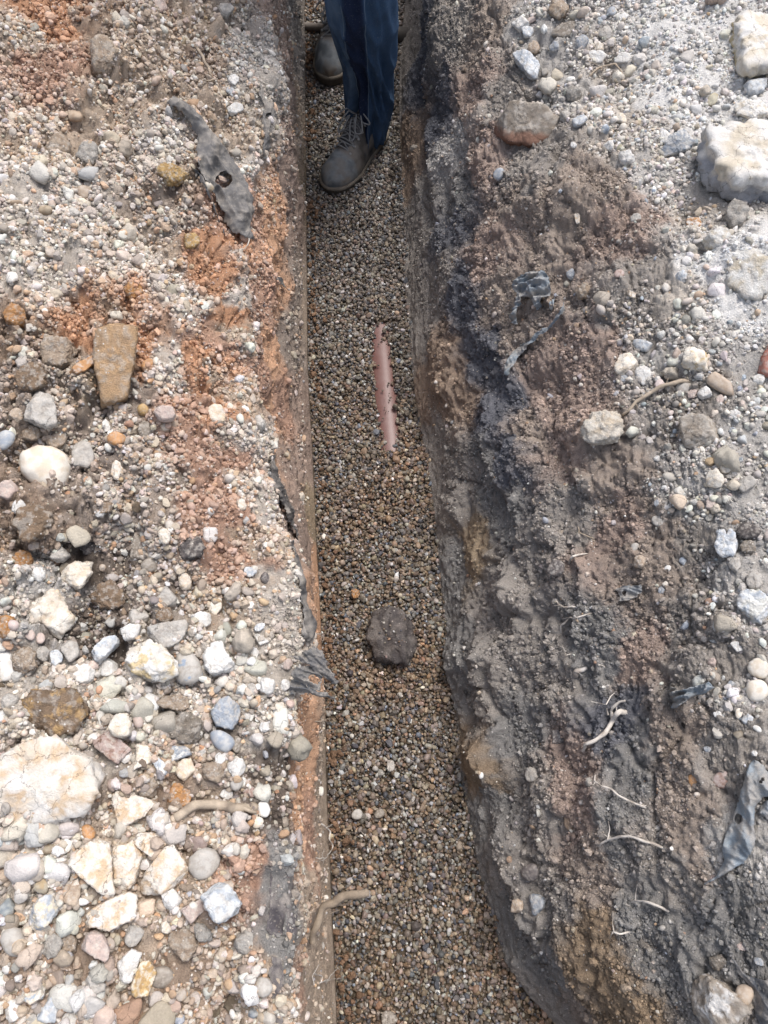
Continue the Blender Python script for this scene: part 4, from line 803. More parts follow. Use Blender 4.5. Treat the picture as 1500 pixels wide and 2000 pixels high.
stone('stone', 'flint', 'white', (1435, 809, 26, 26), 'white knobbly stone above a blue chip', 'stone', .8)
stone('stone', 'slab', 'blue', (1430, 841, 22, 12), 'slate blue chip lying flat on the right bank', 'stone', .7)
stone('flint_stone', 'flint', 'bluewhite', c6((1170, 1062), (1225, 1020), (1272, 1062), (1252, 1130), (1332, 1200), (1330, 1252), (1220, 1262), (1180, 1200), (1202, 1130)), 'bluish bone-shaped flint on the right bank', 'flint', .8, .4)
stone('clay_clod', 'clod', 'dark', (1462, 1038, 60, 40), 'dark lump right of the bone-shaped flint', 'clod', .8)
stone('clay_clod', 'clod', 'greybrown', (1461, 1070, 38, 34), 'grey brown clod under the dark lump', 'clod', .8)
stone('stone', 'stone', 'grey', (1435, 1103, 30, 30), 'grey stone below the bone-shaped flint', 'stone', .8)
stone('stone', 'flint', 'grey', (1474, 1134, 42, 38), 'pale grey lump above the large white flint', 'stone', .8)
stone('flint_stone', 'flint', 'bluewhite', c6((1298, 1535), (1340, 1462), (1440, 1430), (1492, 1490), (1472, 1642), (1420, 1665), (1390, 1600)), 'large white flint like a mitten at the right edge', 'flint', .75, .4, hi=((.62, .6, .54), .1))
stone('stone', 'slab', 'white', c6((1272, 1752), (1312, 1735), (1362, 1785), (1312, 1802)), 'white flat chip below the mitten-shaped flint', 'stone', .6)
stone('stone', 'cobble', 'cream', (1486, 1306, 46, 34, -15), 'cream smooth stone, upper of two at the right edge', 'stone', .8)
stone('stone', 'pebble', 'cream', (1478, 1346, 52, 46), 'cream large stone, lower of two at the right edge', 'stone', .8)
stone('stone', 'slab', 'blue', (1283, 983, 13, 17), 'tiny blue chip in the reddish slope', 'stone', .6)
stone('stone', 'stone', 'grey', (1286, 1018, 38, 22, -20), 'grey stone half sunk in the slope below a tiny blue chip', 'stone', .6, .1)
stone('pebble', 'cobble', 'grey', (1241, 1069, 15, 23, -10), 'smooth grey oval pebble in the reddish slope', 'pebble', .8)
stone('stone', 'stone', 'tan', (1250, 1097, 24, 32, -25), 'tan rough stone under the smooth grey oval pebble', 'stone', .7)
stone('pebble', 'pebble', 'white', (1304, 1110, 16, 14), 'white round pebble in the mid right slope', 'pebble', .8)
stone('stone', 'slab', 'blue', (1292, 1152, 13, 18), 'small blue slate chip beside the fibrous membrane scrap', 'stone', .6)
stone('rock', 'stone', 'dark', (1089, 1110, 40, 38), 'dark angular rock sticking out of the dark slope', 'rock', .8)
# --- lower right
stone('stone', 'stone', 'grey', (1040, 1512, 24, 40, 25), 'grey white stone stuck in the lower right trench side', 'stone', .7)
stone('flint_stone', 'flint', 'dark', (1090, 1442, 28, 42, 25), 'black glossy flint stuck in the trench side', 'flint', .7, mat=M_COBBLE)
stone('stone', 'cobble', 'brown', (1113, 1607, 19, 52, 3), 'smooth brown finger-like stone in the red brown seam', 'stone', .8, .1)
stone('rock', 'pebble', 'dark', (1038, 1700, 34, 38), 'dark grey rounded rock low in the trench side', 'rock', .7, .15)
stone('rock', 'flint', 'blue', (1050, 1766, 42, 44), 'blue-grey rough rock low in the trench side', 'rock', .8, .25)
stone('stone', 'stone', 'tan', (1012, 1768, 30, 32), 'tan stone left of the blue-grey rough rock', 'stone', .7, .2)
stone('pebble', 'stone', 'bluewhite', (1460, 1406, 28, 24), 'bluish white pebble in the gravel patch at the right', 'pebble', .8)
stone('pebble', 'pebble', 'cream', (1444, 1391, 14, 24), 'cream oval pebble left above the bluish white pebble', 'pebble', .8)
stone('pebble', 'pebble', 'white', (1481, 1424, 24, 12), 'white long pebble right of the bluish white pebble', 'pebble', .8)
stone('stone', 'slab', 'white', (1403, 1397, 26, 16, -40), 'white flake below the crumpled membrane', 'stone', .7)
stone('stone', 'slab', 'blue', (1382, 1464, 18, 12, -30), 'bright blue chip on the lower right slope', 'chip', .6)
stone('stone', 'pebble', 'orange', (1354, 1524, 18, 28, 10), 'orange pebble stuck in the lower right slope', 'pebble', .7, .1)
stone('stone', 'pebble', 'pinkbrown', (1407, 1525, 32, 44, -20), 'brown flat stone half sunk left of the long membrane', 'stone', .5, .1)
stone('stone', 'stone', 'white', (1474, 1472, 18, 14), 'white wedge at the top tip of the long membrane', 'stone', .8)
stone('rock', 'flint', 'greybrown', c9((1030, 1765), (1110, 1692), (1260, 1742), (1395, 1802), (1405, 1900), (1300, 2020), (1040, 2020)), 'big brown rock with white scar at the bottom right', 'rock', .8, .25, hi=((.62, .6, .57), -.28))
stone('rock', 'pebble', 'tan', (1454, 1942, 36, 50, -15), 'rusty tan rock right of the big scarred rock', 'rock', .8)
stone('clay_clod', 'clod', 'greybrown', (1402, 1880, 44, 32), 'grey brown clod above the scarred rock', 'clod', .8)
stone('stone', 'slab', 'pink', (1452, 1849, 28, 16, -25), 'pinkish flat stone on the grey lower right slope', 'stone', .7)
stone('stone', 'slab', 'blue', (1482, 1878, 30, 14, -20), 'slate grey flat stone right below the pinkish one', 'stone', .7)
N_HAND = len(USED)

# --- middling stones in the loose shingle: several shapes, copied one by one
MID = [('pale', 'white', 'stone'), ('pale', 'cream', 'flint'), ('grey', 'grey', 'stone'), ('buff', 'buff', 'stone'), ('tan', 'tan', 'pebble'), ('grey', 'greybrown', 'pebble'), ('brown', 'brown', 'clod'), ('pale', 'white', 'flint'), ('tan', 'tan', 'clod'), ('bluish', 'bluewhite', 'stone')]
mid_mesh = []
for k, (word, pal, kind) in enumerate(MID):
    rng = np.random.default_rng(700 + k); kd = KIND[kind]
    D, F = ICO[3]
    V = stone_shape(D, ngon(2, 1.5, 0, rng, 8, .25), .62, kd['p'], rng, kd['ncut'], kd['amp'], .5, k, cutlo=.65)
    c1, c2 = PAL[pal]; f = sstep(-.15, .4, fbm(V + k, .8, 4, 9)); col = np.array(c1) * (1 - f)[:, None] + np.array(c2) * f[:, None]
    mid_mesh.append((word, raw_mesh('stone', V, F, col, True, kd['mat'])))
ZONES = [  # photo area, how many, size range px, mix, label, group
 ((0, 1150, 470, 1560), 30, (16, 34), (0, 1, 2, 3, 4, 7, 8, 9), 'fist-sized or smaller loose stone among the white stone heap', 'loose stones of the white stone heap'),
 ((0, 1560, 500, 2000), 34, (16, 36), (0, 1, 2, 3, 4, 7, 8, 9), 'loose stone in the shingle around the split and cracked slabs', 'loose stones around the cracked slabs'),
 ((0, 760, 400, 1150), 20, (15, 30), (2, 4, 5, 6, 8, 3), 'loose brown or grey stone around the big smooth cobble', 'loose stones around the smooth cobble'),
 ((0, 0, 480, 600), 18, (16, 30), (0, 2, 3, 4, 8), 'loose stone bedded in the fine upper left shingle', 'loose stones of the upper left shingle'),
 ((425, 1000, 560, 1450), 14, (13, 24), (0, 1, 7, 2), 'pale stone strewn along the rim over the trench', 'pale stones along the rim'),
 ((1030, 0, 1500, 330), 18, (13, 28), (0, 2, 7, 9, 3), 'pale stone in the dusty upper right rubble', 'pale stones of the upper right rubble'),
 ((1200, 560, 1500, 1010), 22, (13, 28), (0, 2, 7, 9, 5, 1), 'loose stone in the crumbly rubble around the cream yellow rock', 'loose stones around the cream yellow rock'),
 ((1330, 1010, 1500, 1450), 10, (12, 26), (0, 2, 7, 9, 5), 'loose stone on the slope around the mitten-shaped flint', 'loose stones around the mitten-shaped flint'),
]
seen = set()
rng = np.random.default_rng(77)
for (x0, y0, x1, y1), cnt, (s0, s1), mix, label, group in ZONES:
    made = tries = 0
    while made < cnt and tries < cnt * 40:
        tries += 1
        cx, cy = rng.uniform(x0, x1), rng.uniform(y0, y1); s = s0 + (s1 - s0) * rng.uniform() ** 1.8
        if any((cx > u[3] - s * .35 and cx < u[5] + s * .35 and cy > u[4] - s * .35 and cy < u[6] + s * .35) for u in USED): continue
        P, nn, dist = hit(cx, cy)
        if P[2] < .4: continue
        k = int(rng.choice(mix)); word, me = mid_mesh[k]
        o = bpy.data.objects.new('stone', me); COL.objects.link(o)
        R = s * .5 * dist * .97 / FPX
        nz = unit((smooth_n(P) + rng.normal(size=3) * .35)[None])[0]; t = rng.normal(size=3); ex = unit((t - (t @ nz) * nz)[None])[0]; ey = np.cross(nz, ex)
        sc = R * (1 + rng.uniform(-.15, .25, 3))
        M = np.eye(4); M[:3, 0], M[:3, 1], M[:3, 2], M[:3, 3] = ex, ey, nz, P + nz * R * .18
        o.matrix_world = Matrix(M.tolist()) @ Matrix.Diagonal((*sc, 1))
        j = rng.uniform(.8, 1.12); o.color = (j * rng.uniform(.95, 1.05), j, j * rng.uniform(.92, 1.05), 1)
        tag(o, label, 'stone', group)
        USED.append((cx, cy, s * .5, cx - s * .5, cy - s * .5, cx + s * .5, cy + s * .5)); made += 1
# ------------------------------------------------------------------ gravel and crumbs (uncountable): one mesh each
def proto(kind, k, sub):
    rng = np.random.default_rng(900 + k + sub * 50); D, F = ICO[sub]
    if kind == 'round': V = stone_shape(D, ngon(2, 2 * rng.uniform(.62, .95), 0, rng, 14, .08), rng.uniform(.45, .75), 3, rng, 5, .04, .6, k, cutlo=.7)
    elif kind == 'sharp': V = stone_shape(D, ngon(2, 2 * rng.uniform(.5, .95), 0, rng, 7, .25), rng.uniform(.4, .75), 30, rng, 9, .06, .6, k, cutlo=.62)
    else: V = stone_shape(D, ngon(2, 2 * rng.uniform(.7, 1), 0, rng, 9, .25), rng.uniform(.6, .9), 4, rng, 5, .3, .5, k, cutlo=.65)
    return V, F
PROTOS = {(t, s): [proto(t, k, s) for k in range(14)] for t in ('round', 'sharp', 'crumb') for s in (1, 2, 3)}
def scatter(name, pos, nrm, size, col, kinds, mat, label, cat, sub=1, tilt=.5, sink=.1, seed=0):
    """kinds: array of 'round'/'sharp'/'crumb' names per pebble"""
    rng = np.random.default_rng(seed)
    n = len(pos)
    nz = unit(nrm + rng.normal(size=(n, 3)) * tilt)
    t = rng.normal(size=(n, 3)); ex = unit(t - (t * nz).sum(1, keepdims=True) * nz); ey = np.cross(nz, ex)
    VV, FF, CCs, SM = [], [], [], []; base = 0
    for kd in np.unique(kinds):
        pr = PROTOS[(str(kd), sub)]
        w = rng.integers(0, len(pr), n)
        for k in range(len(pr)):
            idx = np.where((w == k) & (kinds == kd))[0]
            if len(idx) == 0: continue
            V, F = pr[k]
            s = size[idx][:, None, None] * .5
            st = 1 + rng.uniform(-.22, .22, (len(idx), 1, 3))
            L_ = V[None] * s * st
            X = L_[..., 0:1] * ex[idx][:, None] + L_[..., 1:2] * ey[idx][:, None] + L_[..., 2:3] * nz[idx][:, None] + (pos[idx] + nrm[idx] * (size[idx] * (.5 - sink) * .5)[:, None])[:, None]
            VV.append(X.reshape(-1, 3)); FF.append((F[None] + (base + np.arange(len(idx)) * len(V))[:, None, None]).reshape(-1, 3))
            CCs.append(np.repeat(col[idx], len(V), 0)); SM.append(np.full(len(idx) * len(F), kd == 'round' or sub > 2)); base += len(idx) * len(V)
    me = raw_mesh(name, np.concatenate(VV), np.concatenate(FF), np.concatenate(CCs), np.concatenate(SM), mat)
    return tag(obj(name, me), label, cat, None, 'stuff')
def choose(pal, n, rng, jit=.14):
    c = np.array([p[0] for p in pal]); w = np.array([p[1] for p in pal], float); w /= w.sum()
    q = c[rng.choice(len(pal), n, p=w)]
    return np.clip(q * (1 + rng.normal(size=(n, 1)) * jit) * (1 + rng.normal(size=(n, 3)) * .03), .015, .78)
FLOORPAL = [(tuple(.62 * v * k for v, k in zip(c, (.98, 1.0, 1.05))), w) for c, w in [((.30, .225, .15), 5), ((.22, .155, .10), 5), ((.38, .31, .22), 4), ((.27, .24, .205), 4), ((.15, .125, .105), 4), ((.11, .11, .115), 2.2), ((.47, .43, .36), 2.2), ((.33, .215, .135), 1.6), ((.60, .57, .52), 1.2), ((.25, .19, .15), 3), ((.20, .22, .25), .5)]]
BANKPAL = [((.54, .47, .38), 5), ((.43, .35, .27), 5), ((.65, .62, .57), 5.5), ((.40, .36, .31), 4), ((.28, .245, .21), 2), ((.50, .33, .20), 2.2), ((.44, .25, .14), 1.2), ((.19, .175, .17), .8), ((.27, .29, .31), .3), ((.68, .66, .61), 2.2), ((.50, .40, .34), 2)]
# trench floor: pea shingle in two or three layers
rng = np.random.default_rng(5)
sp = .0077
gx, gy = np.meshgrid(np.arange(-.5, .62, sp), np.arange(-.52, 3.1, sp * .866))
gx[1::2] += sp / 2
pts = np.stack([gx.ravel(), gy.ravel()], 1); pts = np.concatenate([pts, pts + rng.uniform(-sp, sp, pts.shape)])
pts += rng.normal(size=pts.shape) * sp * .28
xl = np.interp(pts[:, 1], FLl[:, 1], FLl[:, 0]); xr = np.interp(pts[:, 1], FRl[:, 1], FRl[:, 0])
far_thin = rng.uniform(size=len(pts)) < 1
keep = (pts[:, 0] > xl - .012) & (pts[:, 0] < xr + .02)
pts = pts[keep]
Q = np.concatenate([pts, np.zeros((len(pts), 1))], 1)
zz = .006 * noise(Q * np.array([1, .6, 1]), .16, 81) + .004 * noise(Q, .05, 82)
pmq = pipe_mask(Q)
axd = np.linalg.norm((Q - PIPE_A)[:, :2] - ((Q - PIPE_A) @ PIPE_U)[:, None] * PIPE_U[:2], axis=1)
zz = zz + np.where(pmq > -.03, 0, .013 * np.exp(-(axd / .05) ** 2)) - .012
size = np.clip(rng.lognormal(math.log(.0100), .32, len(pts)), .0045, .022)
top = np.arange(len(pts)) >= len(pts) * .52
zz += np.where(top, .0038, 0) + rng.uniform(0, .0035, len(pts))
# keep the bared pipe clear, a few grains stay on it
s_pipe = (Q - PIPE_A) @ PIPE_U; inb = (s_pipe > -.05) & (s_pipe < np.linalg.norm(PIPE_B - PIPE_A) + .05)
keep = pmq < -.001 + rng.normal(size=len(pts)) * .0035
Q, zz, size = Q[keep], zz[keep], size[keep]
Q[:, 2] = zz
edge = np.minimum(Q[:, 0] - np.interp(Q[:, 1], FLl[:, 1], FLl[:, 0]), np.interp(Q[:, 1], FRl[:, 1], FRl[:, 0]) - Q[:, 0])
Q[:, 2] += np.clip(.02 - edge, 0, .03) * .25
colr = choose(FLOORPAL, len(Q), rng)
pale_grain = rng.uniform(size=len(Q)) < .07; colr = np.where(pale_grain[:, None], colr * 1.9, colr)  # a few grains are paler at random
rust = sstep(.0, .5, noise(Q, .22, 91)) * sstep(1.6, .9, Q[:, 1]); colr = colr * (1 + rust[:, None] * np.array([.05, -.06, -.15])); gy = sstep(.8, 1.5, Q[:, 1])[:, None]; colr = colr * (1 - .25 * gy) + .25 * gy * colr.mean(1, keepdims=True)
rk = [DARK_ROCK.location + v.co for v in DARK_ROCK.data.vertices]
rb = BVHTree.FromPolygons(rk, [tuple(f.vertices) for f in DARK_ROCK.data.polygons])
for _ in range(34):                                         # a few grains lie on the dark rock
    g_ = rb.ray_cast(EYE, Vector(ray(rng.normal(770, 26), rng.normal(1245, 34))).normalized())
    if g_[0] is not None:
        Q = np.concatenate([Q, [np.array(g_[0]) + (0, 0, .001)]]); size = np.append(size, rng.uniform(.004, .009)); colr = np.concatenate([colr, choose(FLOORPAL, 1, rng) * 1.2])
kn = np.where(rng.uniform(size=len(Q)) < .4, 'round', 'sharp')
scatter('trench_gravel', Q, np.tile([0, 0, 1.], (len(Q), 1)), size, colr, kn, M_PEB, 'brown pea gravel covering the bottom of the trench', 'gravel', 2, .55, .1, 1)

# sampling over the banks, as far as a little outside the picture
_px, _py, _ = project(P1.reshape(-1, 3))
INFRAME = ((_px > -420) & (_px < 1920) & (_py > -160) & (_py < 2200)).reshape(NY, NX).astype(float)
def cell_sample(n, weight, rng):
    Pq = P1
    a = np.linalg.norm(np.cross(Pq[:-1, 1:] - Pq[:-1, :-1], Pq[1:, :-1] - Pq[:-1, :-1]), axis=2)
    w = a * weight[:-1, :-1] * INFRAME[:-1, :-1]; w[:n_f0 - 4] = 0; w[n_f1 + 1:] = 0
    w = w.ravel(); cum = np.cumsum(w); k = np.searchsorted(cum, rng.uniform(0, cum[-1], n)); k = np.minimum(k, len(w) - 1)
    i, j = k // (NX - 1), k % (NX - 1); u = rng.uniform(size=(n, 1)); v = rng.uniform(size=(n, 1))
    p = (Pq[i, j] * (1 - u) + Pq[i, j + 1] * u) * (1 - v) + (Pq[i + 1, j] * (1 - u) + Pq[i + 1, j + 1] * u) * v
    return p, N1[i, j], NS[i, j], SOILGRID[i, j]
DENS = dens.reshape(NY, NX).copy(); UU = U.reshape(NY, NX)
left = (UU < 3.25) & (P1[:, :, 0] > -1.7); right = (UU > 5.35) & (P1[:, :, 0] < 1.7)
def area(mask):
    a = np.linalg.norm(np.cross(P1[:-1, 1:] - P1[:-1, :-1], P1[1:, :-1] - P1[:-1, :-1]), axis=2)
    m = mask[:-1, :-1] * INFRAME[:-1, :-1]; m[:n_f0 - 4] = 0; m[n_f1 + 1:] = 0
    return (a * m).sum()
print('areas', area(left * DENS), area(right * DENS), area(right * 1.0))
rng = np.random.default_rng(6)
patch = np.clip(.62 + 1.35 * fbm(P1.reshape(-1, 3), .07, 3, 77).reshape(NY, NX), .05, 1.6)
WL = (left * np.clip(DENS * 1.15 - .06, 0, 1) ** 1.25 + ((UU > 2.9) & (UU < 3.85)) * .035) * patch
n = int(area(WL) * 48000)
p, nn, ns, sc = cell_sample(n, WL, rng)
size = np.clip(rng.lognormal(math.log(.0082), .42, n), .003, .026)
colr = choose(BANKPAL, n, rng); mixf = np.clip(rng.uniform(.15, .65, (n, 1)) + .45 * sstep(1.55, 2.2, sc[:, :1] / sc[:, 2:]), 0, .92); colr = colr * (1 - mixf) + sc * mixf * 1.05
kn = rng.choice(['round', 'sharp', 'sharp', 'crumb'], n, p=[.25, .32, .28, .15])
print('left pebbles', n)
scatter('bank_gravel', p, ns, size, colr, kn, M_PEBD, 'loose pale shingle strewn over the left bank', 'gravel', 2, .45, .18, 2)
# crumbs of soil over both sides
WC = ((left | right) * np.clip(1.05 - DENS * .6, .1, 1) + ((UU > 3.25) & (UU < 3.9)) * .10) * patch * np.where(right & (UU < 6.2), .3, np.where(right & (DENS < .3), 1.0, 1.0))
n = int(area(WC) * 46000)
p, nn, ns, sc = cell_sample(n, WC, rng)
size = np.clip(rng.lognormal(math.log(.0048), .5, n), .002, .02) * np.where(p[:, 0] > 0, .88, 1)
colr = np.clip(sc * (1 + rng.normal(size=(n, 1)) * .24), .02, .7)
gr = (rng.uniform(size=n) < np.where(p[:, 0] < 0, .30, .05))[:, None]; colr = np.where(gr, choose(BANKPAL, n, rng) * .6 + sc * .4, colr)
scatter('soil_crumbs', p, ns, size, colr, np.full(n, 'crumb'), M_CRUMB, 'crumbled earth lying over both banks', 'soil', 1, .6, .25, 3)
print('crumbs', n)
# paler grit and stones on the right bank
WR = right * (np.clip(DENS, 0, 1) ** 2 * 1.25 + .003) * patch
n = int(area(WR) * 40000)
p, nn, ns, sc = cell_sample(n, WR, rng)
size = np.clip(rng.lognormal(math.log(.0085), .42, n), .0035, .028)
colr = choose([((.60, .57, .52), 5), ((.52, .48, .42), 5), ((.42, .39, .35), 4), ((.48, .40, .31), 3), ((.33, .30, .27), 3), ((.30, .33, .37), 1), ((.67, .65, .62), 3), ((.44, .30, .18), .7), ((.22, .20, .18), 1)], n, rng)
mixf = rng.uniform(.05, .5, (n, 1)); colr = colr * (1 - mixf) + sc * mixf
kn = np.where(rng.uniform(size=n) < .45, 'round', 'sharp')
print('right pebbles', n)
scatter('rubble', p, ns, size, colr, kn, M_PEBD, 'pale stony rubble scattered over the right bank', 'rubble', 2, .5, .2, 4)

# middling stones past the single ones: the loose mass of them
w_low = 5.6 * left * sstep(1120, 1300, _py).reshape(NY, NX) * (1 - .75 * sstep(430, 540, _px).reshape(NY, NX)) * np.clip(DENS, .3, 1) + .20 * left * (1 - sstep(1120, 1320, _py).reshape(NY, NX)) * DENS + .45 * right * (DENS > .28)
w_low = w_low * np.clip(.4 + 1.4 * fbm(P1.reshape(-1, 3), .12, 3, 99).reshape(NY, NX), 0, 2)
rng = np.random.default_rng(8)
n = int(area(w_low) * 2000); p, nn, ns, sc = cell_sample(n, w_low, rng)
qx, qy, _ = project(p)
ub = np.array([(u[3], u[4], u[5], u[6]) for u in USED])
free = ~((qx[:, None] > ub[None, :, 0] - 3) & (qx[:, None] < ub[None, :, 2] + 3) & (qy[:, None] > ub[None, :, 1] - 3) & (qy[:, None] < ub[None, :, 3] + 3)).any(1)
p, ns, sc = p[free], ns[free], sc[free]; n = len(p)
size = np.clip(rng.lognormal(math.log(.0205), .42, n), .010, .055)
colr = choose([((.64, .625, .595), 6), ((.55, .52, .47), 6), ((.46, .43, .385), 6), ((.48, .41, .33), 6), ((.33, .28, .23), 3), ((.38, .39, .40), 1), ((.40, .26, .16), 1)], n, rng); mixf = rng.uniform(.05, .5, (n, 1)); colr = colr * (1 - mixf) + sc * mixf
kn = rng.choice(['sharp', 'sharp', 'sharp', 'crumb'], n)
scatter('loose_stones', p, ns, size, colr, kn, M_STONE, 'loose mass of small pale stones over both banks', 'stones', 3, .4, .22, 5)
# earth fallen from the walls on to the edge of the gravel
n = 5200; yy = rng.uniform(-.4, 2.9, n); e = np.abs(rng.normal(size=n)) * .035; sd_ = rng.uniform(size=n) < .5
xx = np.where(sd_, np.interp(yy, FLl[:, 1], FLl[:, 0]) + e * .6, np.interp(yy, FRl[:, 1], FRl[:, 0]) - e)
keepn = rng.uniform(size=n) < np.clip(.5 + 1.5 * noise(np.stack([xx, yy, 0 * xx], 1), .12, 55), 0, 1)
xx, yy, sd_ = xx[keepn], yy[keepn], sd_[keepn]; n = len(xx)
size = np.clip(rng.lognormal(math.log(.006), .5, n), .0025, .022)
colr = np.where(sd_[:, None], np.array((.20, .125, .08)), np.array((.15, .125, .10))) * rng.uniform(.7, 1.2, (n, 1))
scatter('fallen_earth', np.stack([xx, yy, np.full(n, .002)], 1), np.tile([0, 0, 1.], (n, 1)), size, colr, np.full(n, 'crumb'), M_CRUMB, 'crumbs of earth fallen along the foot of the trench walls', 'soil', 2, .6, .1, 6)
# ------------------------------------------------------------------ torn membrane and fabric scraps
MEMB, MEMB2, BLUEG = (.10, .10, .104), (.125, .12, .118), (.20, .235, .265)
def inside(poly, pts):
    x, y = pts[:, 0], pts[:, 1]; r = np.zeros(len(pts), bool); n = len(poly)
    for i in range(n):
        (x0, y0), (x1, y1) = poly[i], poly[(i + 1) % n]
        c = ((y0 > y) != (y1 > y)) & (x < (x1 - x0) * (y - y0) / (y1 - y0 + 1e-9) + x0); r ^= c
    return r
def sheet(label, poly, lift=.006, fold=.006, fold_px=18, fold_ang=0, col=MEMB, holes=(), plane=None, seed=0, step=2.2, edge_down=.6, stretch_f=4, name='membrane_scrap', cat='membrane', thick=.0014, bulge=0):
    """a torn sheet over the ground under a photo outline; plane=(px, py, normal) hangs it in the air through the ground met there"""
    poly = [tuple(p) for p in poly]; A = np.array(poly, float)
    x0, y0 = A.min(0) - step; x1, y1 = A.max(0) + step
    xs = np.arange(x0, x1 + step, step); ys = np.arange(y0, y1 + step, step)
    g = np.stack(np.meshgrid(xs, ys), -1); flat = g.reshape(-1, 2)
    q3 = np.concatenate([flat, np.zeros((len(flat), 1))], 1)
    wob = np.stack([noise(q3, 14, seed + 3), noise(q3, 14, seed + 4)], 1) * 3 + np.stack([noise(q3, 5, seed + 5), noise(q3, 5, seed + 6)], 1) * 2.6
    ins = inside(poly, flat + wob)
    for hx, hy, hr in holes: ins &= (((flat + wob * 1.6 - (hx, hy)) ** 2 * (1, .7)).sum(1) > hr * hr)
    # distance to the outline in pixels
    de = np.full(len(flat), 1e9)
    for i in range(len(A)):
        a, b = A[i], A[(i + 1) % len(A)]; ab = b - a; t = np.clip(((flat - a) @ ab) / (ab @ ab + 1e-9), 0, 1); de = np.minimum(de, np.linalg.norm(flat - (a + t[:, None] * ab), axis=1))
    ca, sa = math.cos(math.radians(fold_ang)), math.sin(math.radians(fold_ang))
    fc = np.stack([(flat[:, 0] * ca + flat[:, 1] * sa) / stretch_f, (-flat[:, 0] * sa + flat[:, 1] * ca), np.zeros(len(flat))], 1)
    rid = 1 - np.abs(noise(fc, fold_px, seed)) * 2.2
    f = fold * (rid * 1.15 + .45 * (1 - np.abs(noise(fc * .6 + q3 * .6, fold_px * .6, seed + 1)) * 2.4) + .24 * (1 - np.abs(noise(q3, fold_px * .35, seed + 8)) * 2)) + fold * .9 * noise(q3, fold_px * 2.2, seed + 2)
    pts = np.zeros((len(flat), 3))
    if plane:
        P, n_, _ = hit(plane[0], plane[1]); nz = unit(np.array([plane[2]], float))[0]
        if len(plane) > 3: P = at_z(plane[0], plane[1], plane[3])
        for i in np.where(ins)[0]:
            d_ = ray(*flat[i]); pts[i] = np.array([0, 0, CAM_Z]) + ((P - np.array([0, 0, CAM_Z])) @ nz) / (d_ @ nz) * d_
        nrm = np.tile(nz, (len(flat), 1))
    else:
        nrm = np.zeros((len(flat), 3))
        for i in np.where(ins)[0]:
            r = bvh.ray_cast(EYE, Vector(ray(*flat[i])).normalized()); pts[i] = np.array(r[0])
        ok = np.where(ins)[0]
        # ease the sheet over the lumps it lies on
        Z = pts.reshape(*g.shape[:2], 3); W_ = ins.reshape(g.shape[:2]).astype(float)
        acc, wt = Z * W_[..., None], W_.copy()
        for _ in range(5):
            p_ = np.pad(acc, ((1, 1), (1, 1), (0, 0))); w_ = np.pad(wt, 1)
            acc = sum(p_[i:i + Z.shape[0], j:j + Z.shape[1]] for i in range(3) for j in range(3)); wt = sum(w_[i:i + Z.shape[0], j:j + Z.shape[1]] for i in range(3) for j in range(3))
            acc, wt = acc / 9, wt / 9
        pts = (acc / np.maximum(wt, 1e-9)[..., None]).reshape(-1, 3)
        c = pts[ok].mean(0); n1 = smooth_n(c); vd = unit((np.array([0, 0, CAM_Z]) - c)[None])[0]
        nrm[:] = unit((n1 * .6 + vd * .4)[None])[0]
    li = lift * (1 - edge_down * np.exp(-de / 7)) + bulge * (1 - np.exp(-de / 22))
    pts = pts + nrm * (li + f)[:, None]
    idx = -np.ones(len(flat), int); idx[ins] = np.arange(ins.sum())
    I = idx.reshape(g.shape[:2]); Q = np.stack([I[:-1, :-1], I[1:, :-1], I[1:, 1:], I[:-1, 1:]], -1).reshape(-1, 4); Q = Q[(Q >= 0).all(1)]
    V = pts[ins]
    use = np.unique(Q); re = -np.ones(len(V), int); re[use] = np.arange(len(use)); V = V[use]; Q = re[Q]
    cc = np.array(col) * (1 + .25 * noise(np.concatenate([flat[ins][use], np.zeros((len(use), 1))], 1), 22, seed + 9))[:, None]
    o = add_mesh(name, V, Q, M_FABRIC, cc)
    md = o.modifiers.new('thick', 'SOLIDIFY'); md.thickness = thick; md.offset = -1
    sb = o.modifiers.new('soft', 'SUBSURF'); sb.levels = sb.render_levels = 1
    return tag(o, label, cat)
sheet('torn grey membrane with a hole, lying on the left bank', [(364, 330), (383, 336), (374, 302), (378, 272), (364, 248), (338, 226), (318, 206), (330, 192), (356, 204), (390, 230), (412, 262), (434, 292), (456, 318), (474, 350), (488, 385), (496, 420), (486, 450), (500, 470), (486, 478), (462, 468), (444, 462), (432, 440), (420, 412), (404, 372), (388, 348)],
      .018, .006, 22, 62, MEMB2, holes=[(430, 361, 10)], seed=1, edge_down=.35, bulge=.008)
sheet('dark fold of membrane along the edge of the torn grey membrane', [(366, 328), (384, 332), (398, 348), (416, 392), (428, 430), (446, 464), (436, 466), (420, 432), (402, 392), (382, 352)], .012, .004, 14, 62, (.06, .062, .07), seed=2)
sheet('grey membrane strip hanging over the upper left trench wall', [(500, 150), (512, 172), (520, 200), (534, 196), (545, 212), (534, 232), (528, 262), (530, 290), (522, 300), (508, 318), (505, 300), (508, 268), (502, 235), (510, 214), (498, 186)], .008, .006, 14, 78, MEMB2, holes=[(518, 231, 4)], seed=3)
sheet('thin ragged membrane tail below the hanging grey strip', [(531, 292), (538, 312), (546, 338), (538, 340), (530, 318), (526, 300)], .006, .003, 10, 75, MEMB, seed=4)
sheet('small black membrane scrap stuck to the orange left wall', [(534, 536), (548, 540), (560, 562), (563, 570), (552, 566), (538, 552), (530, 545)], .007, .004, 9, 45, (.06, .065, .07), seed=5)
sheet('long black membrane edge folded over the left rim', [(515, 890), (528, 888), (540, 920), (556, 965), (572, 1010), (580, 1055), (572, 1062), (560, 1040), (540, 990), (522, 940)], .008, .008, 9, 74, (.075, .07, .068), seed=6, stretch_f=7)
